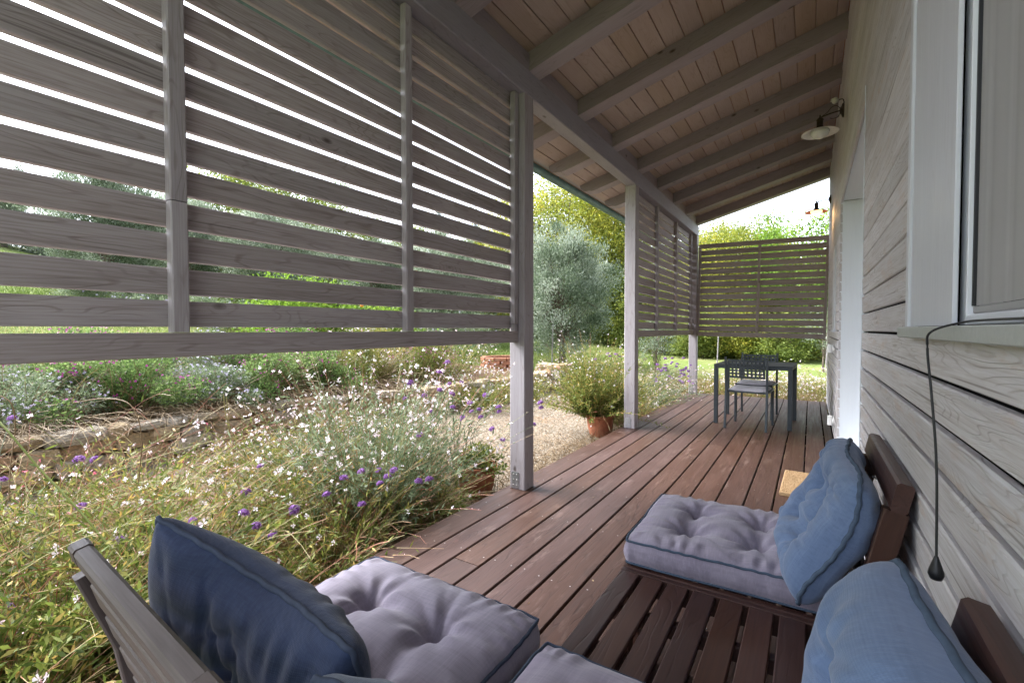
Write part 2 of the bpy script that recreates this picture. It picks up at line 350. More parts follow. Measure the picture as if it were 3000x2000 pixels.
def leaves(acc, P, D, Ln, Wd, tint, mi=0, rs=None, upn=False):
    n = len(P); P = np.asarray(P, float); D = np.asarray(D, float); D = D/(np.linalg.norm(D, axis=1, keepdims=True)+1e-9)
    rs = rs or np.random.RandomState(1)
    ref = rs.normal(size=(n, 3)); 
    if upn: ref = ref*.4+np.array([0, 0, 1.0])
    Sd = np.cross(D, ref); Sd /= np.linalg.norm(Sd, axis=1, keepdims=True)+1e-9
    Ln = np.broadcast_to(np.asarray(Ln, float), (n,))[:, None]; Wd = np.broadcast_to(np.asarray(Wd, float), (n,))[:, None]
    V = np.stack([P, P+D*Ln*.45+Sd*Wd/2, P+D*Ln, P+D*Ln*.45-Sd*Wd/2], axis=1)
    acc.add(V.reshape(-1, 3), np.arange(n*4).reshape(n, 4), tint, mi)
def lathe(name, prof, mat, parent=None, loc=(0, 0, 0), seg=32, rot=None, smooth=True):
    a = Acc(); th = np.arange(seg)*2*math.pi/seg; pr = np.array(prof, float)
    V = np.stack([pr[:, 0:1]*np.cos(th), pr[:, 0:1]*np.sin(th), np.repeat(pr[:, 1:2], seg, 1)], axis=-1)
    idx = np.arange(len(pr)*seg).reshape(len(pr), seg); j = np.roll(idx, -1, 1)
    a.add(V.reshape(-1, 3), np.stack([idx[:-1], j[:-1], j[1:], idx[1:]], -1).reshape(-1, 4))
    return link(name, a.mesh(name, [mat], smooth), parent, loc, rot)
def wire(name, pts, r, mat, parent=None, k=8, res=6):
    """smooth tube through points"""
    pts = [np.array(p, float) for p in pts]; out = []
    q = [2*pts[0]-pts[1]]+pts+[2*pts[-1]-pts[-2]]
    for i in range(1, len(q)-2):
        for s in range(res):
            t = s/res; a, b, c, d = q[i-1:i+3]
            out.append(.5*((2*b)+(-a+c)*t+(2*a-5*b+4*c-d)*t*t+(-a+3*b-3*c+d)*t**3))
    out.append(pts[-1]); a = Acc(); tubes(a, [out], r, k, cap=True)
    return link(name, a.mesh(name, [mat], True), parent)
def at(px, py, depth):
    """point that stands `depth` metres in front of the camera plane where the photograph (3000 px wide) shows px, py"""
    return CAM+depth*(_f+_r*(px-1500)/F_PX-_u*(py-1000)/F_PX)

# ------------------------------------------------------------------ terrain
def sstep(a, b, x):
    t = np.clip((x-a)/(b-a), 0, 1); return t*t*(3-2*t)
def ground_z(x, y):
    x = np.asarray(x, float); y = np.asarray(y, float)
    s = np.clip(-x-5.8, 0, 45)
    fy = 1-.67*sstep(0, 30, y)
    return -.2+.2*s*fy*sstep(0, 3, s)+.05*np.sin(x*.31+1)*np.cos(y*.23)*sstep(12, 30, np.hypot(x, y))
def grid_mesh(name, xs, ys, zf, mat, uvz=None):
    X, Y = np.meshgrid(xs, ys, indexing='ij'); Z = zf(X, Y)
    V = np.stack([X, Y, Z], -1).reshape(-1, 3); n, m = X.shape; idx = np.arange(n*m).reshape(n, m)
    a = Acc(); a.add(V, np.stack([idx[:-1, :-1], idx[1:, :-1], idx[1:, 1:], idx[:-1, 1:]], -1).reshape(-1, 4))
    return a.mesh(name, [mat], True)
def spaced(lo, hi, near, far):
    out = [0.0]; 
    while out[-1] < max(abs(lo), abs(hi)): out.append(out[-1]+near+(far-near)*min(1, out[-1]/80))
    p = np.array(out); return np.unique(np.concatenate([-p[p <= abs(lo)], p[p <= hi]]))
tag(link('lawn', grid_mesh('lawn', spaced(-600, 600, .5, 14), spaced(-600, 600, .5, 14), ground_z, M['lawn'])), kind='structure')
_rs = np.random.RandomState(5)
def gz(X, Y): return ground_z(X, Y)+.009+.004*np.sin(X*5.1)*np.sin(Y*4.3)
tag(link('gravel_path', grid_mesh('gravel_path', np.linspace(-6.05, -2.06, 50), np.linspace(-3, 9.6, 120), gz, M['gravel'])), kind='structure')
# wall line
WL = [(-5.6, -2.0), (-5.62, 0.0), (-5.72, 1.2), (-5.85, 2.4), (-5.95, 3.4), (-5.75, 4.4), (-5.35, 5.4), (-5.15, 6.6), (-5.05, 8.0), (-5.2, 9.0)]
def wall_x(y): return np.interp(y, [p[1] for p in WL], [p[0] for p in WL])
bed = Acc()
ys = np.linspace(-3, 9.1, 80); us = np.linspace(0, 1, 26)
U, Y = np.meshgrid(us, ys, indexing='ij'); X = wall_x(Y)-.04-U*3.6
Z = .17+.24*U*3.6*.45+.03*np.sin(X*6)*np.cos(Y*5); Z = np.maximum(Z*(1-U**6)+U**6*(ground_z(X, Y)-.05), -.3)
endf = sstep(9.1, 8.3, Y); Z = Z*endf+(1-endf)*(-.22)
idx = np.arange(U.size).reshape(U.shape)
bed.add(np.stack([X, Y, Z], -1).reshape(-1, 3), np.stack([idx[:-1, :-1], idx[:-1, 1:], idx[1:, 1:], idx[1:, :-1]], -1).reshape(-1, 4))
tag(link('garden_soil', bed.mesh('garden_soil', [M['soil']], True)), kind='structure')
def bed_z(x, y):
    d = wall_x(y)-.04-x; return .17+.108*d

# ------------------------------------------------------------------ deck
deck = structure('deck')
DX0, PIT = -1.8672, .162
for k in range(-1, 12):
    x0 = (-2.045 if k == -1 else DX0+PIT*k+.005); x1 = min(DX0+PIT*(k+1)-.005, -.008)
    if k == -1: x1 = DX0-.005
    if x1-x0 < .03: continue
    cuts = {0: [-1.3, 8.72], 1: [-1.3, 4.1, 8.72], 2: [-1.3, 8.72]}.get(0, [-1.3, 8.72])
    if k % 3 == 1: cuts = [-1.3, 1.35+.4*(k % 2), 8.72]
    if k % 3 == 2: cuts = [-1.3, 4.9, 8.72]
    for a_, b_ in zip(cuts[:-1], cuts[1:]):
        o = boxb('deck_board', deck, (x0, a_+.0015, -.03+rnd.uniform(-.001, .001)), (x1, b_-.0015, rnd.uniform(-.0008, .0008)), M['deck'], 'y', .004)
boxb('fascia_board', deck, (-2.072, -1.3, -.19), (-2.048, 8.745, -.006), M['deck'], 'y')
boxb('end_fascia_board', deck, (-2.046, 8.722, -.19), (-.008, 8.745, -.002), M['deck'], 'x')
for yy in np.arange(-1.2, 8.8, .6): boxb('joist', deck, (-2.04, yy, -.13), (-.02, yy+.05, -.034), M['dark'], 'x')
sc = Acc(); th = np.arange(8)*2*math.pi/8
for k in range(-1, 11):
    for yy in np.arange(.02, 8.7, .6):
        for dx in (.03, .125):
            x = DX0+PIT*k+dx+rnd.uniform(-.006, .006); y = yy+.02+rnd.uniform(-.012, .012)
            if x < -2.03: continue
            sc.add(np.stack([x+.0038*np.cos(th), y+.0038*np.sin(th), np.full(8, .0013)], -1), [tuple(range(8))])
tag(link('screw_heads', sc.mesh('screw_heads', [M['screw']]), deck), kind='stuff')
sp = np.random.RandomState(3)

# ------------------------------------------------------------------ veranda frame and roof
ver = thing('veranda', 'long timber veranda roof with rafters, beam and square posts over the brown deck', 'veranda')
XI, PW = -1.9, .127
for py in (-1.25, 2.756, 5.174, 8.53):
    p = boxb('post', ver, (XI-PW, py, .002), (XI, py+PW, 2.785), M['post'], 'z', .006)
    if py > 1:
        boxb('base_bracket', ver, (XI-PW+.018, py-.0035, .012), (XI-PW+.078, py-.0005, .125), M['steel'], 'z', .0008)
        for sx in (.034, .062):
            for sz in (.03, .068, .106):
                lathe('bolt_head', [(0, .003), (.004, .003), (.0055, 0), (.0055, -.001)], M['screw'], ver, (XI-PW+sx, py-.0045, sz), 8, (rad(90), 0, 0))
boxb('beam', ver, (XI-.117, -1.3, 2.786), (XI, 8.66, 2.963), M['beam'], 'y', .006)
RZ, RS = 3.458, .2604
RA = math.atan(RS); rh = .135
def rafter(y0, wd=.145):
    # side profile in x,z with carved tail, extruded along y
    dn = Vector((-math.cos(RA), -math.sin(RA)))
    z = lambda x: RZ+RS*x
    xs_ = [0.0, -2.42, -2.47, -2.50, -2.55, -2.585, -2.61, -2.62]
    lo = [z(0), z(-2.42), z(-2.47)+.004, z(-2.50)+.022, z(-2.55)+.034, z(-2.585)+.055, z(-2.61)+.085, z(-2.62)+rh]
    hi = [z(x)+rh for x in xs_]
    a = Acc(); n = len(xs_)
    v = [(x, 0, q) for x, q in zip(xs_, lo)]+[(x, 0, q) for x, q in zip(xs_, hi)]+[(x, wd, q) for x, q in zip(xs_, lo)]+[(x, wd, q) for x, q in zip(xs_, hi)]
    f = []
    for i in range(n-1):
        f += [(i, i+1, n+i+1, n+i), (2*n+i, 3*n+i, 3*n+i+1, 2*n+i+1), (i, 2*n+i, 2*n+i+1, i+1), (n+i, n+i+1, 3*n+i+1, 3*n+i)]
    a.add(v, f)
    return a
_rm = None
R_OFF = Vector((-1.3, .07, RZ-RS*1.3))
for k in range(-6, 7):
    if _rm is None:
        a = rafter(0)
        # rotate into a local frame whose X runs along the rafter so that the grain follows it
        V = [Vector(v) for v in np.concatenate(a.v)]
        Rm = Matrix.Rotation(RA, 4, 'Y'); a.v = [np.array([tuple(Rm @ (v-R_OFF)) for v in V], np.float32)]
        _rm = a.mesh('rafter', [M['rafter']])
    o = link('rafter', _rm, ver); o.matrix_local = Matrix.Translation((R_OFF.x, R_OFF.y+3.633+.8063*k, R_OFF.z)) @ Matrix.Rotation(-RA, 4, 'Y')
for i in range(20):
    xa = -.035-.1365*i if i else -.002; xb = -.035-.1365*(i+1)+.0
    xa, xb = (-.002, -.0755+.0) if i == 0 else (-.0755-.1365*(i-1), -.0755-.1365*i)
    xb = max(xb, -2.70)
    if xa-xb < .03: continue
    z = lambda x: RZ+rh+RS*x
    cx = (xa+xb)/2; wd = (xa-xb-.005)/math.cos(RA)
    nx, nz = -math.sin(RA), math.cos(RA)
    cuts = [-1.3, 3.7+.8063*(i % 4), 8.72] if i % 5 == 0 else [-1.3, 8.72]
    for a_, b_ in zip(cuts[:-1], cuts[1:]):
        c_ = Vector((cx+nx*.0105, 0, z(cx)+nz*.0105))
        board('ceiling_plank', ver, (c_.x, a_+.001, c_.z), (c_.x, b_-.001, c_.z), wd, .02, M['ceil'], (nx, 0, nz), .003)
ra = Acc(); z = lambda x: RZ+rh+RS*x+.023
ra.add([(-2.74, -1.32, z(-2.74)), (.4, -1.32, z(.4)), (.4, 8.74, z(.4)), (-2.74, 8.74, z(-2.74)), (-2.74, -1.32, z(-2.74)+.05), (.4, -1.32, z(.4)+.05), (.4, 8.74, z(.4)+.05), (-2.74, 8.74, z(-2.74)+.05)],
       [(0, 3, 2, 1), (4, 5, 6, 7), (0, 1, 5, 4), (1, 2, 6, 5), (2, 3, 7, 6), (3, 0, 4, 7)])
link('roof_covering', ra.mesh('roof_covering', [M['brick']]), ver)
boxb('blocking_batten', ver, (XI-.03, -1.3, 2.9635), (XI-.004, 8.6, 3.085), M['rafter'], 'y')
for k in range(-1, 6):
    yb = 3.633+.8063*k+.15
    # pale blocking boards between the rafters above the beam
# gutter: half-round with brackets and joints
gp = [(.055*math.cos(a), .055*math.sin(a)) for a in np.linspace(0, -math.pi, 15)]
ga = Acc(); n = len(gp)
vv = []
for yv in (-1.3, 8.74):
    vv += [(x, yv, q) for x, q in gp]+[(x*.94, yv, q*.94+.001) for x, q in gp[::-1]]
m2 = 2*n
ga.add(vv, [(i, (i+1) % m2, (i+1) % m2+m2, i+m2) for i in range(m2)])
GX, GZ = -2.70, 2.872
link('gutter', ga.mesh('gutter', [M['gutter']], True), ver, (GX, 0, GZ))
bp = [(.059*math.cos(a), .059*math.sin(a)) for a in np.linspace(.1, -math.pi-.1, 17)]
bm_ = None
for k in range(-4, 7):
    if bm_ is None:
        a = Acc(); n = len(bp); v = []
        for yv in (-.012, .012):
            v += [(x, yv, q) for x, q in bp]+[(x*.95, yv, q*.95) for x, q in bp[::-1]]
        a.add(v, [(i, (i+1) % (2*n), (i+1) % (2*n)+2*n, i+2*n) for i in range(2*n)]+[]); bm_ = a.mesh('gutter_bracket', [M['gutter']])
    link('gutter_bracket', bm_, ver, (GX, 3.9+.8063*k, GZ))

# ------------------------------------------------------------------ slatted screens
def screen(name, label, y0, y1, stiles, zs_, rail=(1.052, 1.132), xs_=(-2.012, -1.988)):
    t = thing(name, label, 'screen', (0, 0, 0), 0, 'slatted timber screens of the veranda')
    boxb('bottom_rail', t, (-2.003, y0, rail[0]), (-1.952, y1, rail[1]), M['slat'], 'y', .004)
    for sy in stiles:
        cut = 1.56 if abs(sy-.65) < .02 else (1.18 if sy > 2.6 and sy < 2.8 else None)
        if cut:
            boxb('stile', t, (-1.985, sy, rail[1]+.001), (-1.945, sy+.05, cut-.0015), M['post'], 'z', .004)
            boxb('stile', t, (-1.9855, sy-.001, cut+.0015), (-1.9455, sy+.05, 2.784), M['post'], 'z', .004)
        else: boxb('stile', t, (-1.985, sy, rail[1]+.001), (-1.945, sy+.05, 2.784), M['post'], 'z', .004)
    for i in range(15):
        za = 1.149+.1105*i+rnd.uniform(-.002, .002)
        if za+.087 > 2.80: break
        boxb('slat', t, (xs_[0], y0+.002, za), (xs_[1], y1-.002, za+.0868), M['slat'], 'y', .003)
    return t
screen('slatted_screen', 'long grey slatted screen in front of the flower beds, nearest the cushions', -1.122, 2.755, (-.38, .65, 1.679, 2.700), 0)
screen('slatted_screen', 'short slatted screen of the veranda side, between the two far posts', 5.174+PW+.001, 8.529, (6.255, 7.29, 8.31), 0)
es = thing('slatted_screen', 'slatted screen across the far end of the deck, behind the dark table', 'screen', (-.95, 8.60, 1.8), 0, 'slatted timber screens of the veranda')
es.rotation_euler = (0, .021, 0)
hw = .945
boxb('top_rail', es, (-hw, -.025, .735), (hw, .02, .805), M['slat'], 'x', .004)
boxb('bottom_rail', es, (-hw, -.025, -.79), (hw, .02, -.715), M['slat'], 'x', .004)
for sx in (-hw+.0005, -.022, hw-.0405): boxb('stile', es, (sx, -.024, -.713), (sx+.04, .012, .733), M['slat'], 'z', .004)
for i in range(13):
    za = -.700+.1098*i+rnd.uniform(-.002, .002)
    boxb('slat', es, (-hw+.002, .0135, za), (hw-.002, .034, za+.0845), M['slat'], 'x', .003)

# ------------------------------------------------------------------ house wall
house = thing('house', 'house wall of pale grey weathered boards with white door recess and windows', 'house', (.019, 0, 0))
PS, Z0 = .0901, 1.0372
ym = [(-1.3, 2.905), (5.235, 8.655)]
HEAD = 2.322
k0 = -int((3.6-Z0)/PS)-1
def siding(y0, y1, za, zb):
    # shiplap: face board leaning a hair
    o = board('siding_board', house, (-.002-.009, y0, (za+zb)/2), (-.002-.009, y1, (za+zb)/2), (zb-za)-.0088, .018, M['siding'], (1, 0, rnd.uniform(.03, .08)), .0075)
zk = Z0-PS*12
while zk < 3.55:
    za, zb = max(zk, .004), zk+PS
    if zb > 3.50: zb = min(zb, 3.55)
    if zb-za > .02:
        for (a_, b_) in (ym if zb < HEAD+.01 else [(-1.3, 8.655)]):
            segs = [(a_, b_)]
            # openings: near window y -.3..1.43, z 1.12..2.6 ; small window y 5.92..6.46
            for (w0, w1, wz0, wz1) in ((-.9, 1.50, 1.13, 2.65), (5.93, 6.45, 1.12, 2.03)):
                if zb > wz0+.01 and za < wz1-.01:
                    ns = []
                    for s0, s1 in segs:
                        if s1 <= w0 or s0 >= w1: ns.append((s0, s1)); continue
                        if s0 < w0: ns.append((s0, w0))
                        if s1 > w1: ns.append((w1, s1))
                    segs = ns
            for s0, s1 in segs:
                if s1-s0 > 5: 
                    c_ = rnd.choice([1.9, 2.6, 3.3, 4.6]) if zb > HEAD else None
                    if c_: siding(s0, c_-.001, za, zb); siding(c_+.001, s1, za, zb); continue
                siding(s0, s1, za, zb)
    zk += PS
def slab(name, lo, hi, mat, parent=house):
    return boxb(name, parent, lo, hi, mat, 'z', .001)
slab('wall_core', (.004, -1.3, -.2), (.12, -.9, 3.6), M['dark'])
slab('wall_core', (.004, -.9, -.2), (.12, 1.60, 1.118), M['dark'])
slab('wall_core', (.004, -.9, 2.66), (.12, 1.60, 3.6), M['dark'])
slab('wall_core', (.004, 1.60, -.2), (.12, 2.893, 3.6), M['dark'])
slab('wall_core', (.004, 2.893, HEAD+.03), (.12, 5.245, 3.6), M['dark'])
slab('wall_core', (.004, 5.245, -.2), (.12, 8.655, 3.6), M['dark'])
slab('end_wall_board', (-.018, 8.657, -.1), (.14, 8.675, 3.6), M['siding'])
# door recess
slab('door_jamb', (-.014, 5.236, .004), (.17, 5.262, HEAD-.004), M['white'])
slab('door_jamb', (-.014, 2.878, .004), (.17, 2.903, HEAD-.004), M['white'])
boxb('door_head', house, (-.014, 2.88, HEAD), (.17, 5.26, HEAD+.028), M['white'], 'y')
slab('door_corner_trim', (-.024, 2.878, .004), (-.0205, 2.896, HEAD+.02), M['white'])
boxb('door_sill', house, (-.01, 2.905, .0035), (.2, 5.236, .03), M['white'], 'y')
dr = slab('glass_door', (.175, 2.905, .03), (.21, 5.24, HEAD), M['alu'])
for ya, yb in ((2.96, 4.02), (4.08, 5.18)):
    pn = boxb('door_pane', house, (.170, ya, .12), (.1745, yb, HEAD-.08), M['mesh'], 'y', .0005)
slab('back_of_recess', (.212, 2.86, -.1), (.22, 5.3, 2.4), M['dark'])
# second window beyond the door
slab('window_shutter', (-.030, 5.932, 1.135), (-.004, 6.448, 2.02), M['trim'])
boxb('window_ledge', house, (-.045, 5.9, 1.112), (-.004, 6.48, 1.134), M['trim'], 'y')
# near window
def frame_piece(nm, lo, hi, al, mt): return boxb(nm, house, lo, hi, mt, al, .002)
CX = -.019   # the house empty stands at x = .019
frame_piece('window_casing', (-.030, 1.082, 1.147), (-.0225, 1.475, 2.62), 'z', M['trim'])
frame_piece('window_casing_edge', (-.036, 1.476, 1.147), (-.0225, 1.512, 2.62), 'z', M['trim'])
frame_piece('window_casing', (-.030, -.9, 2.622), (-.0225, 1.51, 2.74), 'y', M['trim'])
frame_piece('window_sill', (-.052, -1.0, 1.121), (.02, 1.50, 1.1455), 'y', plain('grey_green_sill_paint', (.40, .42, .40), .5, .35, 0, .06, 120))
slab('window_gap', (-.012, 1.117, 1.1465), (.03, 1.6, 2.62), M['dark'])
fr = slab('window_frame', (-.014, 1.073, 1.148), (.03, 1.115, 2.61), M['alu'])
boxb('window_frame', house, (-.014, -.88, 1.148), (.03, 1.0715, 1.165), M['alu'], 'y')
boxb('window_frame', house, (-.006, -.88, 1.1655), (.03, 1.0715, 1.1785), M['mesh'], 'y')
slab('window_gasket', (-.0085, 1.064, 1.179), (.0, 1.0705, 2.6), M['black'])
n = 190; yy = np.linspace(1.063, -.85, n); a = Acc()
xx = -.004+.0012*np.abs(np.sin(np.arange(n)*.33))**6
v = np.concatenate([np.stack([xx, yy, np.full(n, 1.179)], -1), np.stack([xx, yy, np.full(n, 2.61)], -1)])
a.add(v, [(i, i+1, n+i+1, n+i) for i in range(n-1)])
link('insect_screen', a.mesh('insect_screen', [M['mesh']], False), house)
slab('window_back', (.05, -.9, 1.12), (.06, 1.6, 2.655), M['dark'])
na = Acc(); th = np.arange(6)*math.pi/3; r = np.random.RandomState(8)
for yy in (-.55, .05, .62, 1.66, 2.28, 2.82):
    zk = Z0-PS*11
    while zk < 3.3:
        if not (1.1 < zk < 2.62 and yy < 1.5):
            for dz in (.022, .066):
                y = yy+r.normal(0, .004); zz = zk+dz+r.normal(0, .003); na.add(np.stack([np.full(6, -.0222), y+.0022*np.cos(th), zz+.0028*np.sin(th)], -1), [tuple(range(6))])
        zk += PS
tag(link('nail_heads', na.mesh('nail_heads', [M['bronze']]), house), kind='stuff')
# sockets
def socket(y, z_):
    t = thing('wall_socket', 'small white outdoor socket on the boards, %s' % ('low, near the deck' if z_ < .5 else 'at table height beside the white jamb'), 'socket', (-.021, y, z_))
    lathe('base_plate', [(0, 0.012), (.03, .012), (.036, .006), (.038, 0)], M['plastic'], t, (-.002, 0, 0), 16, (0, rad(-90), 0))
    boxb('cover', t, (-.05, -.032, -.045), (-.013, .032, .04), M['plastic'], 'z', .01)
socket(5.66, .95); socket(5.2, .24) if False else socket(5.36, .27)

# ------------------------------------------------------------------ lamps
def lamp(y, lit, label):
    t = thing('wall_lamp', label, 'lamp', (-.021, y, 2.84 if not lit else 2.785), 0)
    dz = 0
    lathe('rosette', [(0, .028), (.02, .028), (.03, .018), (.05, .012), (.055, .004), (.055, 0)], M['bronze'], t, (0, 0, 0), 24, (0, rad(-90), 0))
    wire('arm', [(-.02, 0, .0), (-.08, 0, -.005), (-.15, 0, -.02)], .005, M['bronze'], t)
    wire('scroll', [(-.025, 0, .02), (-.05, 0, .045), (-.08, 0, .04), (-.11, 0, .005), (-.14, 0, -.012)], .0025, M['bronze'], t)
    wire('scroll', [(-.025, 0, -.02), (-.04, 0, -.045), (-.07, 0, -.05), (-.09, 0, -.042)], .0025, M['bronze'], t)
    lathe('lamp_holder', [(0, .03), (.006, .028), (.007, .01), (.02, 0), (.026, -.012), (.022, -.02), (.022, -.06), (.03, -.075), (.03, -.08)], M['bronze'], t, (-.155, 0, -.03), 24)
    sh = lathe('lamp_shade', [(.028, 0), (.05, -.008), (.09, -.02), (.125, -.034), (.127, -.037), (.124, -.038), (.088, -.025), (.05, -.013), (.028, -.006)], M['shadein'] if lit else M['enamel'], t, (-.155, 0, -.107), 40)
    lathe('lamp_glass', [(.001, -.062), (.02, -.060), (.045, -.048), (.062, -.028), (.066, -.01), (.062, 0)], M['bulb'] if lit else M['glassdome'], t, (-.155, 0, -.125), 32)
    if lit:
        pl = bpy.data.lights.new('lamp_light', 'POINT'); pl.energy = .9; pl.color = (1, .6, .28); pl.shadow_soft_size = .03
        po = link('lamp_light', pl, t, (-.155, 0, -.20))
    else:
        lathe('insulator', [(0, .03), (.012, .03), (.014, .02), (.022, .015), (.024, 0), (.018, -.01), (.012, -.02), (0, -.02)], M['enamel'], t, (-.055, 0, .085), 16, (0, rad(-70), 0))
        wire('insulator_hook', [(0, 0, .055), (-.01, 0, .085), (-.045, 0, .085)], .004, M['bronze'], t)
    return t
lamp(4.43, False, 'unlit wall lamp with pale enamel shade and clear glass dome, under the rafters')
lamp(7.1, True, 'lit wall lamp glowing orange, above the far slatted screen')

# cord
cd_ = thing('blind_cord', 'thin black pull cord with drop-shaped weight hanging over the window sill', 'cord', (-.058, .89, 1.14))
wire('cord', [(.045, -.60, .0145), (.045, -.25, .012), (.043, -.04, .0125), (.03, .045, .010), (.0, .068, -.004), (-.006, .055, -.03), (-.004, .03, -.1), (0, .012, -.2), (0, 0, -.33)], .0017, M['black'], cd_)
lathe('weight', [(0, .010), (.0025, .008), (.005, .0), (.0085, -.012), (.0095, -.018), (.007, -.025), (0, -.027)], M['black'], cd_, (0, 0, -.338), 20)

# ------------------------------------------------------------------ cushions
def vnoise(x, y, seed=0):
    r = np.random.RandomState(seed); s = np.zeros_like(x)
    for i in range(7):
        a_, b_, p, q = r.uniform(-1, 1), r.uniform(-1, 1), r.uniform(0, 6.28), r.uniform(.6, 2.4)
        s += np.sin((a_*x+b_*y)*6*q+p)/(q*1.5)
    return s/4
def tuft_dips(x, y, tufts, dep, s, seed, crease=.5):
    r = np.random.RandomState(seed); z = np.zeros_like(x)
    for (tx, ty) in tufts:
        d = np.hypot(x-tx, y-ty); th_ = np.arctan2(y-ty, x-tx)
        z -= dep*np.exp(-(d/s)**1.15)
        z -= .010*np.exp(-(d/.012)**2)
        z += .0055*np.cos(th_*r.randint(6, 9)+r.uniform(0, 6))*np.exp(-((d-.055)/.05)**2)
    for i in range(len(tufts)):
        for j in range(i+1, len(tufts)):
            ax_, ay = tufts[i]; bx, by = tufts[j]; L2 = (bx-ax_)**2+(by-ay)**2
            if abs(ax_-bx) > .03 and abs(ay-by) > .03: continue
            t_ = np.clip(((x-ax_)*(bx-ax_)+(y-ay)*(by-ay))/L2, 0, 1); d = np.hypot(x-(ax_+t_*(bx-ax_)), y-(ay+t_*(by-ay)))
            z -= dep*crease*np.exp(-(d/.028)**2)*(.6+.4*np.abs(t_-.5)*2)
    return z
def outline(w_, d_, n, pull, seed, corner=.0):
    """closed outline of a cushion, n points per side, slightly scalloped"""
    r = np.random.RandomState(seed); t_ = np.linspace(-1, 1, n, endpoint=False); pts = []
    for k in range(4):
        e = 1-pull*(1-t_**2)+.012*np.sin(t_*r.uniform(5, 9)+r.uniform(0, 6))*(1-t_**4)
        cr = 1-corner*np.abs(t_)**14
        if k == 0: p = np.stack([t_*cr, -e*cr], -1)
        elif k == 1: p = np.stack([e*cr, t_*cr], -1)
        elif k == 2: p = np.stack([-t_*cr, e*cr], -1)
        else: p = np.stack([-e*cr, -t_*cr], -1)
        pts.append(p)
    return np.concatenate(pts)*np.array([w_/2, d_/2])
def square_grid(n):
    u = np.linspace(-1, 1, n); return np.meshgrid(u, u, indexing='ij')
def bound_loop(n):
    i = list(range(n))
    return [(k, 0) for k in i[:-1]]+[(n-1, k) for k in i[:-1]]+[(n-1-k, n-1) for k in i[:-1]]+[(0, n-1-k) for k in i[:-1]]
def seat_cushion(label, mat, w_, d_, t_, seed, mtx, pipe=M['pipe']):
    n = 84; U, V = square_grid(n)
    r = np.random.RandomState(seed)
    pu = .022*(1-V**2)+.006*np.sin(V*6+seed); pv = .022*(1-U**2)+.006*np.sin(U*5+seed*2)
    cr = 1-.03*(np.abs(U)*np.abs(V))**6
    X = w_/2*U*(1-pu*np.abs(U)**3)*cr; Y = d_/2*V*(1-pv*np.abs(V)**3)*cr
    te = t_*.80
    tf = [(sx*w_*.19, sy*d_*.19) for sx in (-1, 1) for sy in (-1, 1)]
    dome = ((1-np.abs(U)**3.2)*(1-np.abs(V)**3.2))**.55
    Z = te+t_*.42*dome+tuft_dips(X, Y, tf, t_*.45, .065, seed, .42)*dome**.5
    Z += .006*vnoise(X*4, Y*4, seed)*dome
    ed = np.minimum(w_/2*(1-np.abs(U)), d_/2*(1-np.abs(V)))
    sU = np.where(1-np.abs(U) < 1-np.abs(V), Y, X)
    gath = np.sin(sU*95+3*np.sin(sU*23+seed)+vnoise(X*3, Y*3, seed+5)*4)
    Z += .0042*gath*np.exp(-((ed-.03)/.028)**2)
    # long soft folds from tufts to the edges
    for (tx, ty) in tf:
        for a_ in r.uniform(0, 6.28, 5):
            dx, dy = math.cos(a_), math.sin(a_); al = (X-tx)*dx+(Y-ty)*dy; pe = np.abs(-(X-tx)*dy+(Y-ty)*dx)
            Z -= .0048*np.exp(-(pe/.0085)**2)*np.clip(al/.04, 0, 1)*np.exp(-al/.14)*(al > 0)
    a = Acc(); Vt = np.stack([X, Y, Z], -1)
    idx = np.arange(n*n).reshape(n, n)
    a.add(Vt.reshape(-1, 3), np.stack([idx[:-1, :-1], idx[1:, :-1], idx[1:, 1:], idx[:-1, 1:]], -1).reshape(-1, 4))
    lp = bound_loop(n); rim = np.array([Vt[i, j] for i, j in lp])
    nr = rim[:, :2]/(np.linalg.norm(rim[:, :2], axis=1, keepdims=True)); side = np.where(np.abs(rim[:, 0:1])/w_ > np.abs(rim[:, 1:2])/d_, np.array([1.0, 0]), np.array([0, 1.0]))*np.sign(rim[:, :2])
    rows = []; m_ = 7; s_ = np.arange(len(rim))
    for q in range(m_):
        f_ = q/(m_-1); zz = rim[:, 2]*(1-f_)+.006*f_
        bul = (.013+.0012*np.sin(s_*.35+seed)+.0008*np.sin(s_*.9))*math.sin(math.pi*f_)
        rows.append(np.concatenate([rim[:, :2]+side*bul[:, None] if np.ndim(bul) else rim[:, :2]+side*bul, zz[:, None]], 1))
    Rw = np.array(rows); k_ = len(rim); ii = np.arange(m_*k_).reshape(m_, k_); jj = np.roll(ii, -1, 1)
    a.add(Rw.reshape(-1, 3), np.stack([ii[:-1], ii[1:], jj[1:], jj[:-1]], -1).reshape(-1, 4))
    a.add(Rw[-1], [tuple(range(k_))[::-1]])
    t = thing('seat_cushion', label, 'cushion'); t.matrix_world = mtx
    link('cover', a.mesh('cover', [mat], True), t)
    for z_off, rr in ((0, Rw[0]), (1, Rw[-1])):
        b = Acc(); pts = np.concatenate([rr, rr[:1]]); pts = pts.copy(); pts[:, :2] *= 1.006; pts[:, 2] += .0015
        tubes(b, [pts], .0042, 8); link('piping', b.mesh('piping', [pipe], True), t)
    for (tx, ty) in tf:
        i = int(round((tx/(w_/2)+1)/2*(n-1))); j = int(round((ty/(d_/2)+1)/2*(n-1)))
        p = Vt[i, j]
        lathe('button', [(0, .006), (.006, .004), (.009, 0)], mat, t, (p[0], p[1], p[2]-.001), 12)
    return t
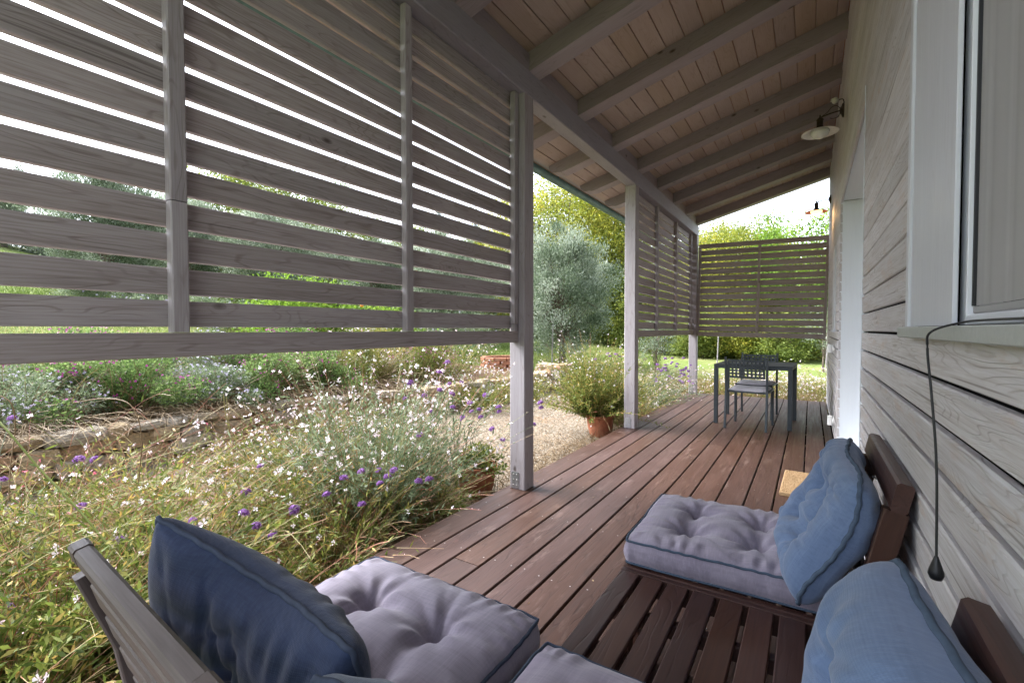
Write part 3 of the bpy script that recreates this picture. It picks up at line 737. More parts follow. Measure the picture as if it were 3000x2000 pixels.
def pillow(label, mat, w_, h_, t_, seed, mtx, pipe=M['pipe'], dep=.35, tufts=True, sag=0.0, top=0.0):
    """knife-edge back pillow: local x width, y height, z thickness"""
    n = 80; U, V = square_grid(n); r = np.random.RandomState(seed)
    pu = .022*(1-V**2)+.008*np.sin(V*7+seed); pv = .03*(1-U**2)+.008*np.sin(U*6+seed*2); cr = 1-.075*(np.abs(U)*np.abs(V))**5
    X = w_/2*U*(1-pu*np.abs(U)**2.5)*cr; Y = h_/2*V*(1-pv*np.abs(V)**2.5)*cr
    Y = Y-top*np.cos(U*math.pi/2)*np.clip(.5+V/2, 0, 1)**1.5
    prof = ((1-np.abs(U)**2.6)*(1-np.abs(V)**2.6))**.46
    warpz = .018*np.sin(U*2.6+seed)*(1-.3*V)+.012*np.sin(V*3.1+seed*1.7)-sag*U*U
    tf = [(sx*w_*.17, sy*h_*.17) for sx in (-1, 1) for sy in (-1, 1)] if tufts else []
    a = Acc(); idx = np.arange(n*n).reshape(n, n); mids = None
    ed = np.minimum(w_/2*(1-np.abs(U)), h_/2*(1-np.abs(V)))
    sU = np.where(1-np.abs(U) < 1-np.abs(V), Y, X)
    for sg in (1, -1):
        D = (tuft_dips(X, Y, tf, t_*dep, .07, seed+sg, .5) if tufts else 0)*prof**.6
        gath = np.sin(sU*62+6*np.sin(sU*13+seed)+vnoise(X*3, Y*3, seed+5+sg)*7)*(.5+.5*np.sin(sU*11+seed*3))
        wr = .0055*gath*np.exp(-((ed-.05)/.05)**2)
        fold = np.zeros_like(X)
        for q in range(26):
            a_ = r.normal(1.57, .7); cx_, cy_ = r.uniform(-.42, .42)*w_, r.uniform(-.42, .42)*h_
            dx, dy = math.cos(a_), math.sin(a_); al = (X-cx_)*dx+(Y-cy_)*dy; pe = -(X-cx_)*dy+(Y-cy_)*dx+.25*al*al
            fold -= r.uniform(.003, .009)*np.exp(-(pe/r.uniform(.006, .014))**2)*np.exp(-(al/.10)**2)
        Z = t_/2*prof+D+wr*np.minimum(1, prof*2)+fold*prof+.008*vnoise(X*3.4, Y*3.4, seed)*prof
        Z = warpz+sg*np.maximum(Z, 0)
        Vt = np.stack([X, Y, Z], -1)
        f = np.stack([idx[:-1, :-1], idx[1:, :-1], idx[1:, 1:], idx[:-1, 1:]], -1).reshape(-1, 4)
        a.add(Vt.reshape(-1, 3), f if sg > 0 else f[:, ::-1])
        if sg > 0: mids = Vt
    lp = bound_loop(n); rim = np.array([mids[i, j] for i, j in lp]); 
    t = thing('back_pillow', label, 'pillow'); t.matrix_world = mtx
    link('cover', a.mesh('cover', [mat], True), t)
    pts = np.concatenate([rim, rim[:1]]); pts = pts*np.array([1.008, 1.008, 1]); s_ = np.arange(len(pts)); pts[:, 2] += .003*np.sin(s_*.061+seed)+.003*np.sin(s_*.143+seed*2)*np.sin(s_*.037)+.0012*np.sin(s_*.77)
    b = Acc(); tubes(b, [pts], .0055, 8); link('piping', b.mesh('piping', [pipe], True), t)
    return t
def frame(o, x, y):
    x = Vector(x).normalized(); y = Vector(y); y = (y-x*x.dot(y)).normalized(); z = x.cross(y)
    m_ = Matrix((x, y, z)).transposed().to_4x4(); m_.translation = Vector(o); return m_

SZ = .30
seat_cushion('lilac-grey tufted seat cushion on the bench under the blue pillow by the wall', M['lilac'], .60, .55, .105, 3, frame((-.475, 1.865, SZ+.002), (1, .03, 0), (0, 1, 0)))
seat_cushion('lilac-grey tufted seat cushion beside the navy pillow, next to the flower beds', M['lilac'], .63, .60, .115, 8, frame((-1.095, .715, SZ+.002), (1, .02, 0), (0, 1, 0)), M['pipenavy'])
seat_cushion('lilac-grey seat cushion in the corner, cut by the lower picture edge', M['lilac'], .60, .60, .115, 12, frame((-.445, .645, SZ+.002), (1, -.03, 0), (0, 1, 0)), M['pipenavy'])
pillow('faded blue tufted pillow leaning at the far end of the bench by the wall', M['blue'], .57, .39, .225, 4, frame((-.172, 1.69, .588), (.03, 1, .02), (.40, .0, 1)), dep=.40)
pillow('faded blue pillow leaning on the wall bench nearest the camera', M['blue'], .60, .41, .22, 9, frame((-.132, .63, .592), (.0, 1, 0), (.26, .0, 1)), dep=.2)
pillow('dark navy pillow leaning on the grey weathered backrest', M['navy'], .63, .41, .175, 14, frame((-1.112, .474, .520), (-.56, -.04, .085), (0, -.30, 1)), M['pipenavy'], dep=.25, tufts=False, top=.05)
pillow('slate blue pillow whose upper edge shows at the bottom of the view', M['slate'], .56, .38, .16, 21, frame((-.53, .45, .488), (-1, -.05, 0), (0, -.33, 1)), M['pipenavy'], dep=.25, tufts=False)

# ------------------------------------------------------------------ lounge modules
def module(label, x0, x1, y0, y1, back=None, mat=M['bench'], back_range=None):
    t = thing('lounge_bench', label, 'bench', (x0, y0, 0)); W_, D_ = x1-x0, y1-y0
    boxb('frame_rail', t, (0, 0, SZ-.07), (W_, .024, SZ), mat, 'x'); boxb('frame_rail', t, (0, D_-.024, SZ-.07), (W_, D_, SZ), mat, 'x')
    n = 8; ps = (W_+.014)/n
    for i in range(n):
        xa = i*ps
        boxb('seat_slat', t, (xa, .0255, SZ-.022), (xa+ps-.0145, D_-.0255, SZ-.001), mat, 'y', .003)
    boxb('cross_rail', t, (.01, D_*.33, SZ-.068), (W_-.01, D_*.33+.03, SZ-.023), mat, 'x')
    boxb('cross_rail', t, (.01, D_*.66, SZ-.068), (W_-.01, D_*.66+.03, SZ-.023), mat, 'x')
    for lx in (.002, W_-.047):
        for ly in (.03, D_-.075): boxb('leg', t, (lx, ly, .001), (lx+.045, ly+.045, SZ-.0235 if True else 0), mat, 'z', .004)
    if back == 'wall':     # reclines towards the wall (+x)
        top, bot = Vector((-.030-x0, 0, .742)), Vector((-.135-x0, 0, .26)); b0, b1 = back_range or (0, D_); d = (bot-top).normalized(); nrm = Vector((d.z, 0, -d.x))
        for ly in (b0, b1-.032):
            board('backrest_upright', t, top+d*.038+Vector((0, ly+.016, 0)), bot+Vector((0, ly+.016, 0)), .032, .05, mat, nrm)
        board('backrest_top_rail', t, top+Vector((0, b0-.012, .0)), top+Vector((0, b1+.012, .0)), .072, .034, mat, nrm, .006)
        for q in range(5):
            p = top+d*(.115+.085*q); board('backrest_slat', t, p+Vector((0, b0+.034, 0)), p+Vector((0, b1-.034, 0)), .05, .016, mat, nrm)
        rp = top+d*.1
        for ly in (b0+.05, b1-.05): wire('support_rod', [(rp.x+.018, ly, rp.z), (-.022-x0, ly+.02, rp.z-.01)], .004, M['steel'], t, 6, 2)
    if back == 'end':      # reclines towards -y
        top, bot = Vector((0, .290-y0, .702)), Vector((0, .415-y0, .26)); d = (bot-top).normalized(); nrm = Vector((0, d.z, -d.y))
        for lx in (-.005, W_-.03):
            mid = (top+bot)/2+nrm*-.018
            board('backrest_upright', t, top+d*.045+Vector((lx, -.004, 0)), Vector((lx, mid.y-.012, mid.z)), .03, .045, mat, nrm)
            board('backrest_upright', t, Vector((lx, mid.y-.012, mid.z)), bot+Vector((lx, -.01, -.05)), .0295, .045, mat, nrm)
        board('backrest_top_rail', t, top+Vector((.03, 0, 0)), top+Vector((W_-.04, 0, 0)), .030, .036, mat, Vector((0, -.25, 1)), .006)
        for lx in (-.0145, W_-.0375): board('top_rail_end_cap', t, top+Vector((lx, 0, .001)), top+Vector((lx+.0425, 0, .001)), .032, .037, mat, Vector((0, -.25, 1)), .005)
        for q in range(5):
            p = top+d*(.075+.075*q)+nrm*.004; board('backrest_slat', t, p+Vector((.05, 0, 0)), p+Vector((W_-.05, 0, 0)), .052, .018, mat, nrm)
    return t
module('dark hardwood slatted bench unit with backrest, far one under the lilac cushion', -.765, -.135, 1.575, 2.15, 'wall', back_range=(-.17, .43))
module('bare dark hardwood slatted bench unit without cushion or backrest', -.765, -.135, .955, 1.572)
module('dark hardwood corner bench unit whose backrest stands nearest the camera', -.765, -.135, .335, .952, 'wall', back_range=(-.1, .50))
tl = module('bench unit with grey weathered slatted backrest, under the navy pillow', -1.415, -.785, .40, 1.02, 'end', M['benchgrey']); tl.rotation_euler = (0, 0, rad(-3.5))

# ------------------------------------------------------------------ doormat
a = Acc(); r_ = np.random.RandomState(2); n = 9000
P = np.stack([r_.uniform(-.17, .17, n), r_.uniform(-.30, .30, n), np.full(n, .018)], -1)
D = r_.normal(size=(n, 3))*.6+np.array([0, 0, 1.0]); 
leaves(a, P, D, .008, .0022, .5, 0, r_)
mat_t = thing('doormat', 'sand-coloured coir doormat on the deck in front of the white door recess', 'doormat', (-.205, 3.94, .001), rad(-1))
boxb('mat_base', mat_t, (-.175, -.305, 0), (.175, .305, .02), M['coir'], 'y', .006)
tag(link('coir_pile', a.mesh('coir_pile', [M['coir']]), mat_t), kind='stuff')

r = np.random.RandomState(71); a = Acc(); n = 46
P = np.stack([-2.02+r.beta(1, 2.4, n)*1.6, r.uniform(1.0, 7.5, n), np.full(n, .0035)], -1)
leaves(a, P, np.stack([r.normal(size=n), r.normal(size=n), r.uniform(0, .12, n)], -1), r.uniform(.01, .028, n), r.uniform(.004, .010, n), r.uniform(.1, 1, n), 0, r, True)
tag(link('fallen_leaves', a.mesh('fallen_leaves', [M['straw']])), 'few tiny dry leaves fallen on the deck boards', 'fallen leaves', kind='stuff')

# ------------------------------------------------------------------ dining table and chairs
tb = thing('dining_table', 'square anthracite metal table at the far end of the deck', 'table', (-1.20, 6.03, 0), rad(-2))
TW, TD, TH = .82, .78, .722
boxb('table_top', tb, (0, 0, TH-.006), (TW, TD, TH), M['anthracite'], 'x', .002)
for (lo, hi, al) in (((.0005, .0, TH-.046), (TW-.0005, .045, TH-.0065), 'x'), ((.0005, TD-.045, TH-.046), (TW-.0005, TD, TH-.0065), 'x'), ((0, .046, TH-.0455), (.045, TD-.046, TH-.0065), 'y'), ((TW-.045, .046, TH-.0455), (TW, TD-.046, TH-.0065), 'y')):
    boxb('apron', tb, lo, hi, M['anthracite'], al)
for lx in (0, TW-.045):
    for ly in (0, TD-.045): boxb('leg', tb, (lx, ly, .002), (lx+.045, ly+.045, TH-.047), M['anthracite'], 'z')
def perforated(w_, h_, nx, ny, th_=.004, bow=.018):
    mx, my = .022, .025; hx = (w_-2*mx)/(nx*2-1); hy = (h_-2*my)/(ny*2-1)
    xs_ = [-w_/2, -w_/2+mx]; 
    for i in range(nx*2-1): xs_.append(xs_[-1]+hx)
    xs_.append(w_/2); ys_ = [0, my]
    for i in range(ny*2-1): ys_.append(ys_[-1]+hy)
    ys_.append(h_)
    solid = np.ones((len(xs_)-1, len(ys_)-1), bool)
    for i in range(nx):
        for j in range(ny): solid[1+2*i, 1+2*j] = False
    a = Acc(); V = []; ni, nj = len(xs_), len(ys_)
    for s in (0, 1):
        for x in xs_:
            for y in ys_: V.append((x, -bow*(1-(2*x/w_)**2)+s*th_, y))
    I = lambda s, i, j: s*ni*nj+i*nj+j
    F_ = []
    for i in range(ni-1):
        for j in range(nj-1):
            if not solid[i, j]: continue
            F_ += [(I(0, i, j), I(0, i+1, j), I(0, i+1, j+1), I(0, i, j+1)), (I(1, i, j), I(1, i, j+1), I(1, i+1, j+1), I(1, i+1, j))]
            if i == 0 or not solid[i-1, j]: F_.append((I(0, i, j), I(0, i, j+1), I(1, i, j+1), I(1, i, j)))
            if i == ni-2 or not solid[i+1, j]: F_.append((I(0, i+1, j), I(1, i+1, j), I(1, i+1, j+1), I(0, i+1, j+1)))
            if j == 0 or not solid[i, j-1]: F_.append((I(0, i, j), I(1, i, j), I(1, i+1, j), I(0, i+1, j)))
            if j == nj-2 or not solid[i, j+1]: F_.append((I(0, i, j+1), I(0, i+1, j+1), I(1, i+1, j+1), I(1, i, j+1)))
    a.add(V, F_); return a.mesh('back_panel', [M['anthracite']])
PP = perforated(.385, .215, 9, 5)
def chair(label, loc, rz):
    t = thing('dining_chair', label, 'chair', loc, rz, 'chairs at the dark table')
    an = M['anthracite']
    for sx in (-1, 1):
        x = sx*.212
        board('rear_leg', t, (x, -.045, .001), (x, .0, .45), .024, .028, an, (0, 1, 0))
        board('back_upright', t, (x, .0, .451), (x, -.035, .825), .024, .024, an, (0, 1, 0))
        board('front_leg', t, (x*.96, .44, .001), (x*.96, .43, .418), .024, .024, an, (0, 1, 0))
        board('side_rail', t, (x, .014, .425), (x*.96, .445, .43), .022, .022, an)
    for y in (.02, .43): board('cross_rail', t, (-.198, y, .424), (.198, y, .424), .02, .02, an)
    p = link('back_panel', PP, t, (0, -.008, .585)); p.rotation_euler = (rad(5), 0, 0)
    # seat pan and pad
    n = 14; u = np.linspace(-1, 1, n); U, V = np.meshgrid(u, u, indexing='ij')
    for nm, zt, th_, mt in (('seat_pan', .437, .004, an), ('seat_pad', .443, .032, M['seatpad'])):
        a = Acc(); X = .2*U; Y = .235+.215*V; Zt = zt+th_*((1-U**6)*(1-V**6))**.4-.012*(1-U**2)*1.0; Zb = zt-.012*(1-U**2)*1.0
        idx = np.arange(n*n).reshape(n, n); f = np.stack([idx[:-1, :-1], idx[1:, :-1], idx[1:, 1:], idx[:-1, 1:]], -1).reshape(-1, 4)
        a.add(np.stack([X, Y, Zt], -1).reshape(-1, 3), f); a.add(np.stack([X, Y, Zb-.0005], -1).reshape(-1, 3), f[:, ::-1])
        link(nm, a.mesh(nm, [mt], True), t)
    return t
chair('anthracite chair with perforated back, nearer one, pushed against the front of the table', (-.825, 5.83, 0), rad(-5))
chair('anthracite chair with perforated back, farther one, behind the table', (-.80, 7.06, 0), rad(177))

# ------------------------------------------------------------------ pots
def pot(label, x, y, r, h):
    t = thing('flower_pot', label, 'pot', (x, y, -.192))
    lathe('pot_body', [(r*.02, .0), (r*.68, .0), (r*.74, .01), (r*.9, h*.45), (r, h-.03), (r*1.05, h-.025), (r*1.06, h-.005), (r*1.03, h), (r*.95, h), (r*.93, h-.03)], M['terra'], t, (0, 0, 0), 40)
    lathe('pot_soil', [(0, h-.035), (r*.94, h-.045)], M['soil'], t, (0, 0, 0), 24)
    return t
pot('terracotta pot holding a green herb beside the near post', -2.47, 2.94, .16, .25)
pot('terracotta pot under the tall white gaura by the second post', -2.42, 5.42, .17, .27)

# ------------------------------------------------------------------ plants
def rot_dir(az, tilt): return np.stack([np.sin(tilt)*np.cos(az), np.sin(tilt)*np.sin(az), np.cos(tilt)], -1)
def stems_paths(r, n, m, base_r, h, tilt, curve, jitter=.02):
    az = r.uniform(0, 2*np.pi, n); ti = np.abs(r.normal(0, tilt, n)); ln = h*r.uniform(.55, 1.08, n)
    P = np.zeros((n, m, 3)); rr = base_r*np.sqrt(r.uniform(0, 1, n)); P[:, 0] = np.stack([rr*np.cos(az), rr*np.sin(az), np.zeros(n)], -1)
    az2 = az+r.normal(0, .35, n); t_ = ti.copy(); st = ln/(m-1)
    for k in range(1, m):
        t_ = t_+curve*r.uniform(.3, 1.6, n)/(m-1); az2 = az2+r.normal(0, jitter*6, n)
        P[:, k] = P[:, k-1]+rot_dir(az2, t_)*st[:, None]
    return P, ln
FL4 = None
def flowers4(acc, P, N, size, tint, mi, r, petals=4):
    """open flowers: petals as kinked quads around the centre"""
    n = len(P); N = N/(np.linalg.norm(N, axis=1, keepdims=True)+1e-9)
    ref = r.normal(size=(n, 3)); A = np.cross(N, ref); A /= np.linalg.norm(A, axis=1, keepdims=True)+1e-9; B = np.cross(N, A)
    for k in range(petals):
        th_ = k*2*math.pi/petals+r.normal(0, .18, n)
        d = A*np.cos(th_)[:, None]+B*np.sin(th_)[:, None]; s = np.cross(N, d)
        sz = (np.broadcast_to(size, (n,))*r.uniform(.8, 1.15, n))[:, None]
        dd = d+N*r.uniform(-.1, .5, n)[:, None]
        V = np.stack([P, P+dd*sz*.6+s*sz*.36, P+dd*sz, P+dd*sz*.6-s*sz*.36], 1)
        acc.add(V.reshape(-1, 3), np.arange(n*4).reshape(n, 4), tint, mi)
_flmesh = {}
def single_flower(kind, var):
    k = (kind, var)
    if k in _flmesh: return _flmesh[k]
    r = np.random.RandomState(var+11); a = Acc()
    if kind == 'gaura':
        for q in range(4):
            th_ = q*1.45+.3+r.normal(0, .1); d = np.array([math.cos(th_), math.sin(th_), .25+r.uniform(-.1, .2)]); s = np.array([-math.sin(th_), math.cos(th_), 0])
            L_ = .0155*r.uniform(.85, 1.1)
            V = [d*.001, d*L_*.35+s*L_*.16, d*L_*.72+s*L_*.36+np.array([0, 0, .001]), d*L_, d*L_*.72-s*L_*.36+np.array([0, 0, .001]), d*L_*.35-s*L_*.16]
            a.add(V, [(0, 1, 2, 3), (0, 3, 4, 5)], r.uniform(.5, 1))
        pt = np.array([[[0, 0, 0], [0, 0.002*q, -.008]] for q in range(1)]); tubes(a, pt, .0009, 3, .05)
        ang = r.uniform(0, 6.28, 5)
        V = [[(0, 0, 0), (.008*math.cos(x), .008*math.sin(x), -.006-.003*r.rand())] for x in ang]; tubes(a, V, .0004, 3, .1)
        _flmesh[k] = a.mesh('gaura_flower', [M['petalwhite']])
    else:
        # verbena head: dome of small five-petalled florets
        n = 46; i = np.arange(n); ph = np.arccos(1-1.25*(i+.5)/n); th_ = i*2.399
        Nn = np.stack([np.sin(ph)*np.cos(th_), np.sin(ph)*np.sin(th_), np.cos(ph)], -1); R0 = .015
        flowers4(a, Nn*R0*np.array([1, 1, .75])*(1+r.uniform(-.1, .2, (n, 1))), Nn, .0048, r.uniform(.25, 1, n), 0, r, 5)
        V = np.stack([Nn*R0*.35, Nn*R0*1.0*np.array([1, 1, .75])], 1); tubes(a, V, [.0012, .0017], 3, .0)
        _flmesh[k] = a.mesh('verbena_head', [M['verbena']])
    return _flmesh[k]
def basis_rot(nv):
    q = Vector(nv).to_track_quat('Z', 'Y'); return q.to_euler()
def gaura(label, x, y, h, seed, n=70, spread=.34, base_r=.1, leafn=1200, fl=60, single=12, z0=None, pink=.0, dry=.35, lw=.005, leafmat_='leaf', curve=.9, flsize=.013, group='gaura plants by the deck'):
    r = np.random.RandomState(seed); z0 = ground_z(x, y)+.0 if z0 is None else z0
    t = thing('gaura_plant', label, 'plant', (x, y, float(z0)), 0, group)
    P, ln = stems_paths(r, n, 9, base_r, h*1.12, spread, curve)
    a = Acc(); tint = np.clip(r.choice([.1, .35, .6, .8, .95], n)[:, None]+r.normal(0, .06, (n, 9)), 0, 1)
    rd = (.0018*r.uniform(.7, 1.3, n))[:, None]*np.linspace(1, .45, 9)[None]
    tubes(a, P, rd, 3, tint)
    # dry basal stems
    nd = int(n*dry*2)
    if nd:
        Pd, _ = stems_paths(r, nd, 6, base_r*1.5, h*.55, spread*1.8, .8, .05); tubes(a, Pd, .0014, 3, np.clip(r.normal(.62, .2, (nd, 6)), .4, 1))
    tag(link('stems', a.mesh('stems', [M['stem']]), t), kind='stuff')
    a = Acc(); si = r.randint(0, n, leafn); fr = r.beta(1.3, 1.6, leafn)*7.2; k = fr.astype(int); fr = (fr-k)[:, None]
    Pl = P[si, k]*(1-fr)+P[si, k+1]*fr; Dd = P[si, k+1]-P[si, k]; Dd /= np.linalg.norm(Dd, axis=1, keepdims=True)
    Dl = Dd*.8+r.normal(size=(leafn, 3))*.55; ll = .050*r.uniform(.5, 1.4, leafn)*(1.15-.5*k/8)
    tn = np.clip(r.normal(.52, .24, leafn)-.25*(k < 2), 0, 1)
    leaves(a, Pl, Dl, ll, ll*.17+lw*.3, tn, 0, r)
    br = r.rand(leafn) < dry*.12
    tag(link('leaves', a.mesh('leaves', [M[leafmat_]]), t), kind='stuff')
    if dry:
        a = Acc(); nn = int(leafn*dry*.4)+4; si = r.randint(0, n, nn); k = r.randint(0, 4, nn)
        leaves(a, P[si, k]+r.normal(0, .02, (nn, 3)), r.normal(size=(nn, 3))+np.array([0, 0, -.2]), .035, .006, r.uniform(0, 1, nn), 0, r)
        tag(link('dry_leaves', a.mesh('dry_leaves', [M['straw']]), t), kind='stuff')
    if fl:
        a = Acc(); si = r.randint(0, n, fl); k = r.randint(6, 9, fl); Pf = P[si, np.minimum(k, 8)]+r.normal(0, .012, (fl, 3))
        tn = r.uniform(.2, 1, fl); pk = r.rand(fl) < pink
        flowers4(a, Pf[~pk], r.normal(size=((~pk).sum(), 3))+np.array([.3, -.6, .4]), flsize, tn[~pk], 0, r)
        if pk.sum(): flowers4(a, Pf[pk], r.normal(size=(pk.sum(), 3)), flsize*.9, tn[pk], 1, r)
        # buds
        nb = fl*2; si = r.randint(0, n, nb); k = r.randint(6, 8, nb); f_ = r.rand(nb, 1); Pb = P[si, k]*(1-f_)+P[si, k+1]*f_
        leaves(a, Pb, r.normal(size=(nb, 3))*.5+np.array([0, 0, 1]), .009, .0035, r.uniform(0, .3, nb), 0, r)
        tag(link('small_flowers', a.mesh('small_flowers', [M['petalwhite'], M['petalpink']]), t), kind='stuff')
    for q in range(single):
        s_ = r.randint(n); kk = r.choice([6, 7, 8]); p = P[s_, kk]+r.normal(0, .01, 3)
        o = link('flower', single_flower('gaura', q % 4), t, tuple(p), basis_rot(np.array([.2, -.8, .5])+r.normal(size=3)*.5)); o.scale = (r.uniform(.9, 1.25),)*3
    return t
def head_plant(label, pts, base, seed, group='purple verbena'):
    """verbena: stiff thin stems from a base to each head"""
    r = np.random.RandomState(seed); base = np.array([base[0], base[1], float(ground_z(base[0], base[1]))]); 
    t = thing('verbena_plant', label, 'plant', tuple(base), 0, group); a = Acc(); lf = Acc()
    for i, p in enumerate(pts):
        p = np.array(p)-base; b = r.normal(0, .04, 3); b[2] = 0
        c1 = b+np.array([0, 0, .35*p[2]])+(p-b)*.12; c1[:2] += r.normal(0, .02, 2)
        tt = np.linspace(0, 1, 9)[:, None]; path = (1-tt)**2*b+2*(1-tt)*tt*(c1+np.array([0, 0, .3*p[2]]))+tt**2*p
        tubes(a, [path], np.linspace(.0022, .0012, 9), 4, .12)
        for q in (3, 5, 6):
            d = r.normal(size=(2, 3))+np.array([0, 0, .8]); leaves(lf, np.repeat(path[q:q+1], 2, 0), d, .05*r.uniform(.6, 1.1), .008, r.uniform(.3, .8, 2), 0, r)
        o = link('flower_head', single_flower('verbena', i % 3), t, tuple(p), basis_rot(np.array([0, -.15, 1])+r.normal(size=3)*.25)); s = r.uniform(1.05, 1.5)*(1.12 if p[1]+base[1] > 5 else 1); o.scale = (s, s, s)
    link('stems', a.mesh('stems', [M['leafgrey']]), t); link('leaves', lf.mesh('leaves', [M['leafgrey']]), t)
    return t

D_ = lambda x, y, d: at(x/.784, y/.784, d)
G1 = [  # label, x, y, h, seed, kwargs
 ('dense gaura bush full of white flowers, the largest beside the near deck edge', -2.75, 2.15, .86, 1, dict(n=190, spread=.46, base_r=.26, leafn=8200, fl=420, single=70, dry=.5, curve=.4, leafmat_='leafgrey')),
 ('wispy gaura in front of the large white one, against the deck', -2.55, 1.72, .62, 2, dict(n=80, spread=.5, base_r=.15, leafn=1600, fl=40, single=8, dry=1.2)),
 ('sparse gaura with straw-coloured stems above the brown mulch', -2.95, 1.45, .66, 3, dict(n=60, spread=.45, leafn=1100, fl=50, single=12, dry=.8)),
 ('loose gaura with yellowing leaves behind the navy pillow', -2.85, .92, .70, 4, dict(n=80, spread=.5, leafn=1700, fl=50, single=14, pink=.15)),
 ('pink and white gaura in front of the stone wall', -3.65, 1.15, .72, 5, dict(n=90, spread=.55, leafn=1500, fl=110, single=22, pink=.4, curve=1.3)),
 ('arching gaura with long reddish stems beside the weathered backrest', -2.65, .50, .68, 6, dict(n=90, spread=.55, leafn=2000, fl=50, single=18, pink=.15, lw=.012)),
 ('gaura with pink buds at the edge of the picture, near the stone wall', -3.55, .55, .80, 7, dict(n=90, spread=.55, leafn=1600, fl=110, single=24, pink=.35, curve=1.3)),
 ('low gaura beyond the navy pillow, over white pebbles', -3.2, .15, .62, 8, dict(n=70, spread=.6, leafn=1400, fl=50, single=14, pink=.3)),
 ('leafy gaura closest to the camera, below the backrest end', -2.4, .28, .46, 9, dict(n=90, spread=.6, leafn=2600, fl=20, single=8, dry=1.0, lw=.014)),
 ('upright gaura with thin red stems just behind the mulch patch', -3.55, 2.05, .62, 10, dict(n=60, spread=.4, leafn=900, fl=60, single=12)),
 ('gaura with dry base touching the deck, between the mulch and the white bush', -2.3, 1.42, .38, 11, dict(n=60, spread=.7, leafn=900, fl=8, single=2, dry=2.0)),
 ('grey-green gaura beside the herb pot', -2.95, 2.75, .72, 12, dict(n=70, spread=.4, leafn=1700, fl=50, single=10, leafmat_='leafgrey', dry=.8)),
 ('dry-stemmed gaura at the foot of the terracotta herb pot', -2.45, 2.35, .36, 13, dict(n=70, spread=.6, leafn=1200, fl=6, single=1, dry=2.2)),
 ('round gaura bush with white flowers rising from the second pot', -2.47, 5.42, .95, 14, dict(n=320, spread=.62, base_r=.15, leafn=15000, fl=190, single=10, z0=.05, dry=.12, curve=.35, lw=.010)),
 ('gaura with straw base just past the second post', -2.40, 6.30, .72, 15, dict(n=100, spread=.45, base_r=.2, leafn=2600, fl=120, single=0, dry=1.5)),
 ('grey-leaved gaura midway along the short slatted screen', -2.45, 7.15, .74, 16, dict(n=110, spread=.45, base_r=.25, leafn=3200, fl=90, single=0, leafmat_='leafgrey')),
 ('dense gaura at the foot of the corner post', -2.42, 7.95, .70, 17, dict(n=110, spread=.45, base_r=.25, leafn=3200, fl=70, single=0, leafmat_='leafgrey')),
 ('white gaura against the stone wall, seen left of the near post', -4.75, 6.1, .75, 18, dict(n=110, spread=.5, base_r=.3, leafn=3000, fl=200, single=0, flsize=.017)),
 ('white gaura at the stone wall farther along the gravel', -4.7, 7.2, .72, 19, dict(n=100, spread=.5, base_r=.3, leafn=2800, fl=150, single=0, flsize=.017)),
 ('tall white gaura planted on top of the stone wall', -6.1, 6.9, .85, 20, dict(n=120, spread=.5, base_r=.35, leafn=3000, fl=220, single=0, flsize=.02, z0=.25)),
 ('feathery gaura on the raised bed behind the tall stone wall', -6.6, 5.3, .80, 21, dict(n=120, spread=.5, base_r=.35, leafn=3000, fl=160, single=0, flsize=.018, z0=.3)),
 ('white gaura in the dry grass beyond the corner post', -2.0, 9.35, .62, 22, dict(n=90, spread=.5, base_r=.3, leafn=1800, fl=110, single=0, dry=1.5, flsize=.016)),
 ('dry-stemmed gaura beyond the deck end, left of the chairs', -1.35, 9.5, .64, 23, dict(n=90, spread=.5, base_r=.3, leafn=1500, fl=100, single=0, dry=2.0, flsize=.018)),
 ('gaura with white flowers beyond the deck, seen through the table', -.75, 9.6, .60, 24, dict(n=90, spread=.5, base_r=.3, leafn=1500, fl=100, single=0, dry=2.0, flsize=.018)),
 ('straw-coloured gaura between the table and the house corner', -.2, 9.45, .52, 25, dict(n=90, spread=.6, base_r=.3, leafn=1000, fl=70, single=0, dry=3.0, flsize=.018)),
 ('gaura beyond the deck end, hidden partly by the house corner', .35, 9.9, .62, 26, dict(n=80, spread=.5, base_r=.3, leafn=1300, fl=90, single=0, dry=2.0, flsize=.018)),
 ('loose gaura in the field behind the far chair', -1.1, 11.2, .75, 27, dict(n=80, spread=.5, base_r=.4, leafn=1500, fl=120, single=0, dry=1.5, flsize=.022)),
 ('loose gaura in the field behind the house corner', .1, 11.4, .7, 28, dict(n=80, spread=.5, base_r=.4, leafn=1500, fl=120, single=0, dry=1.5, flsize=.022)),
]
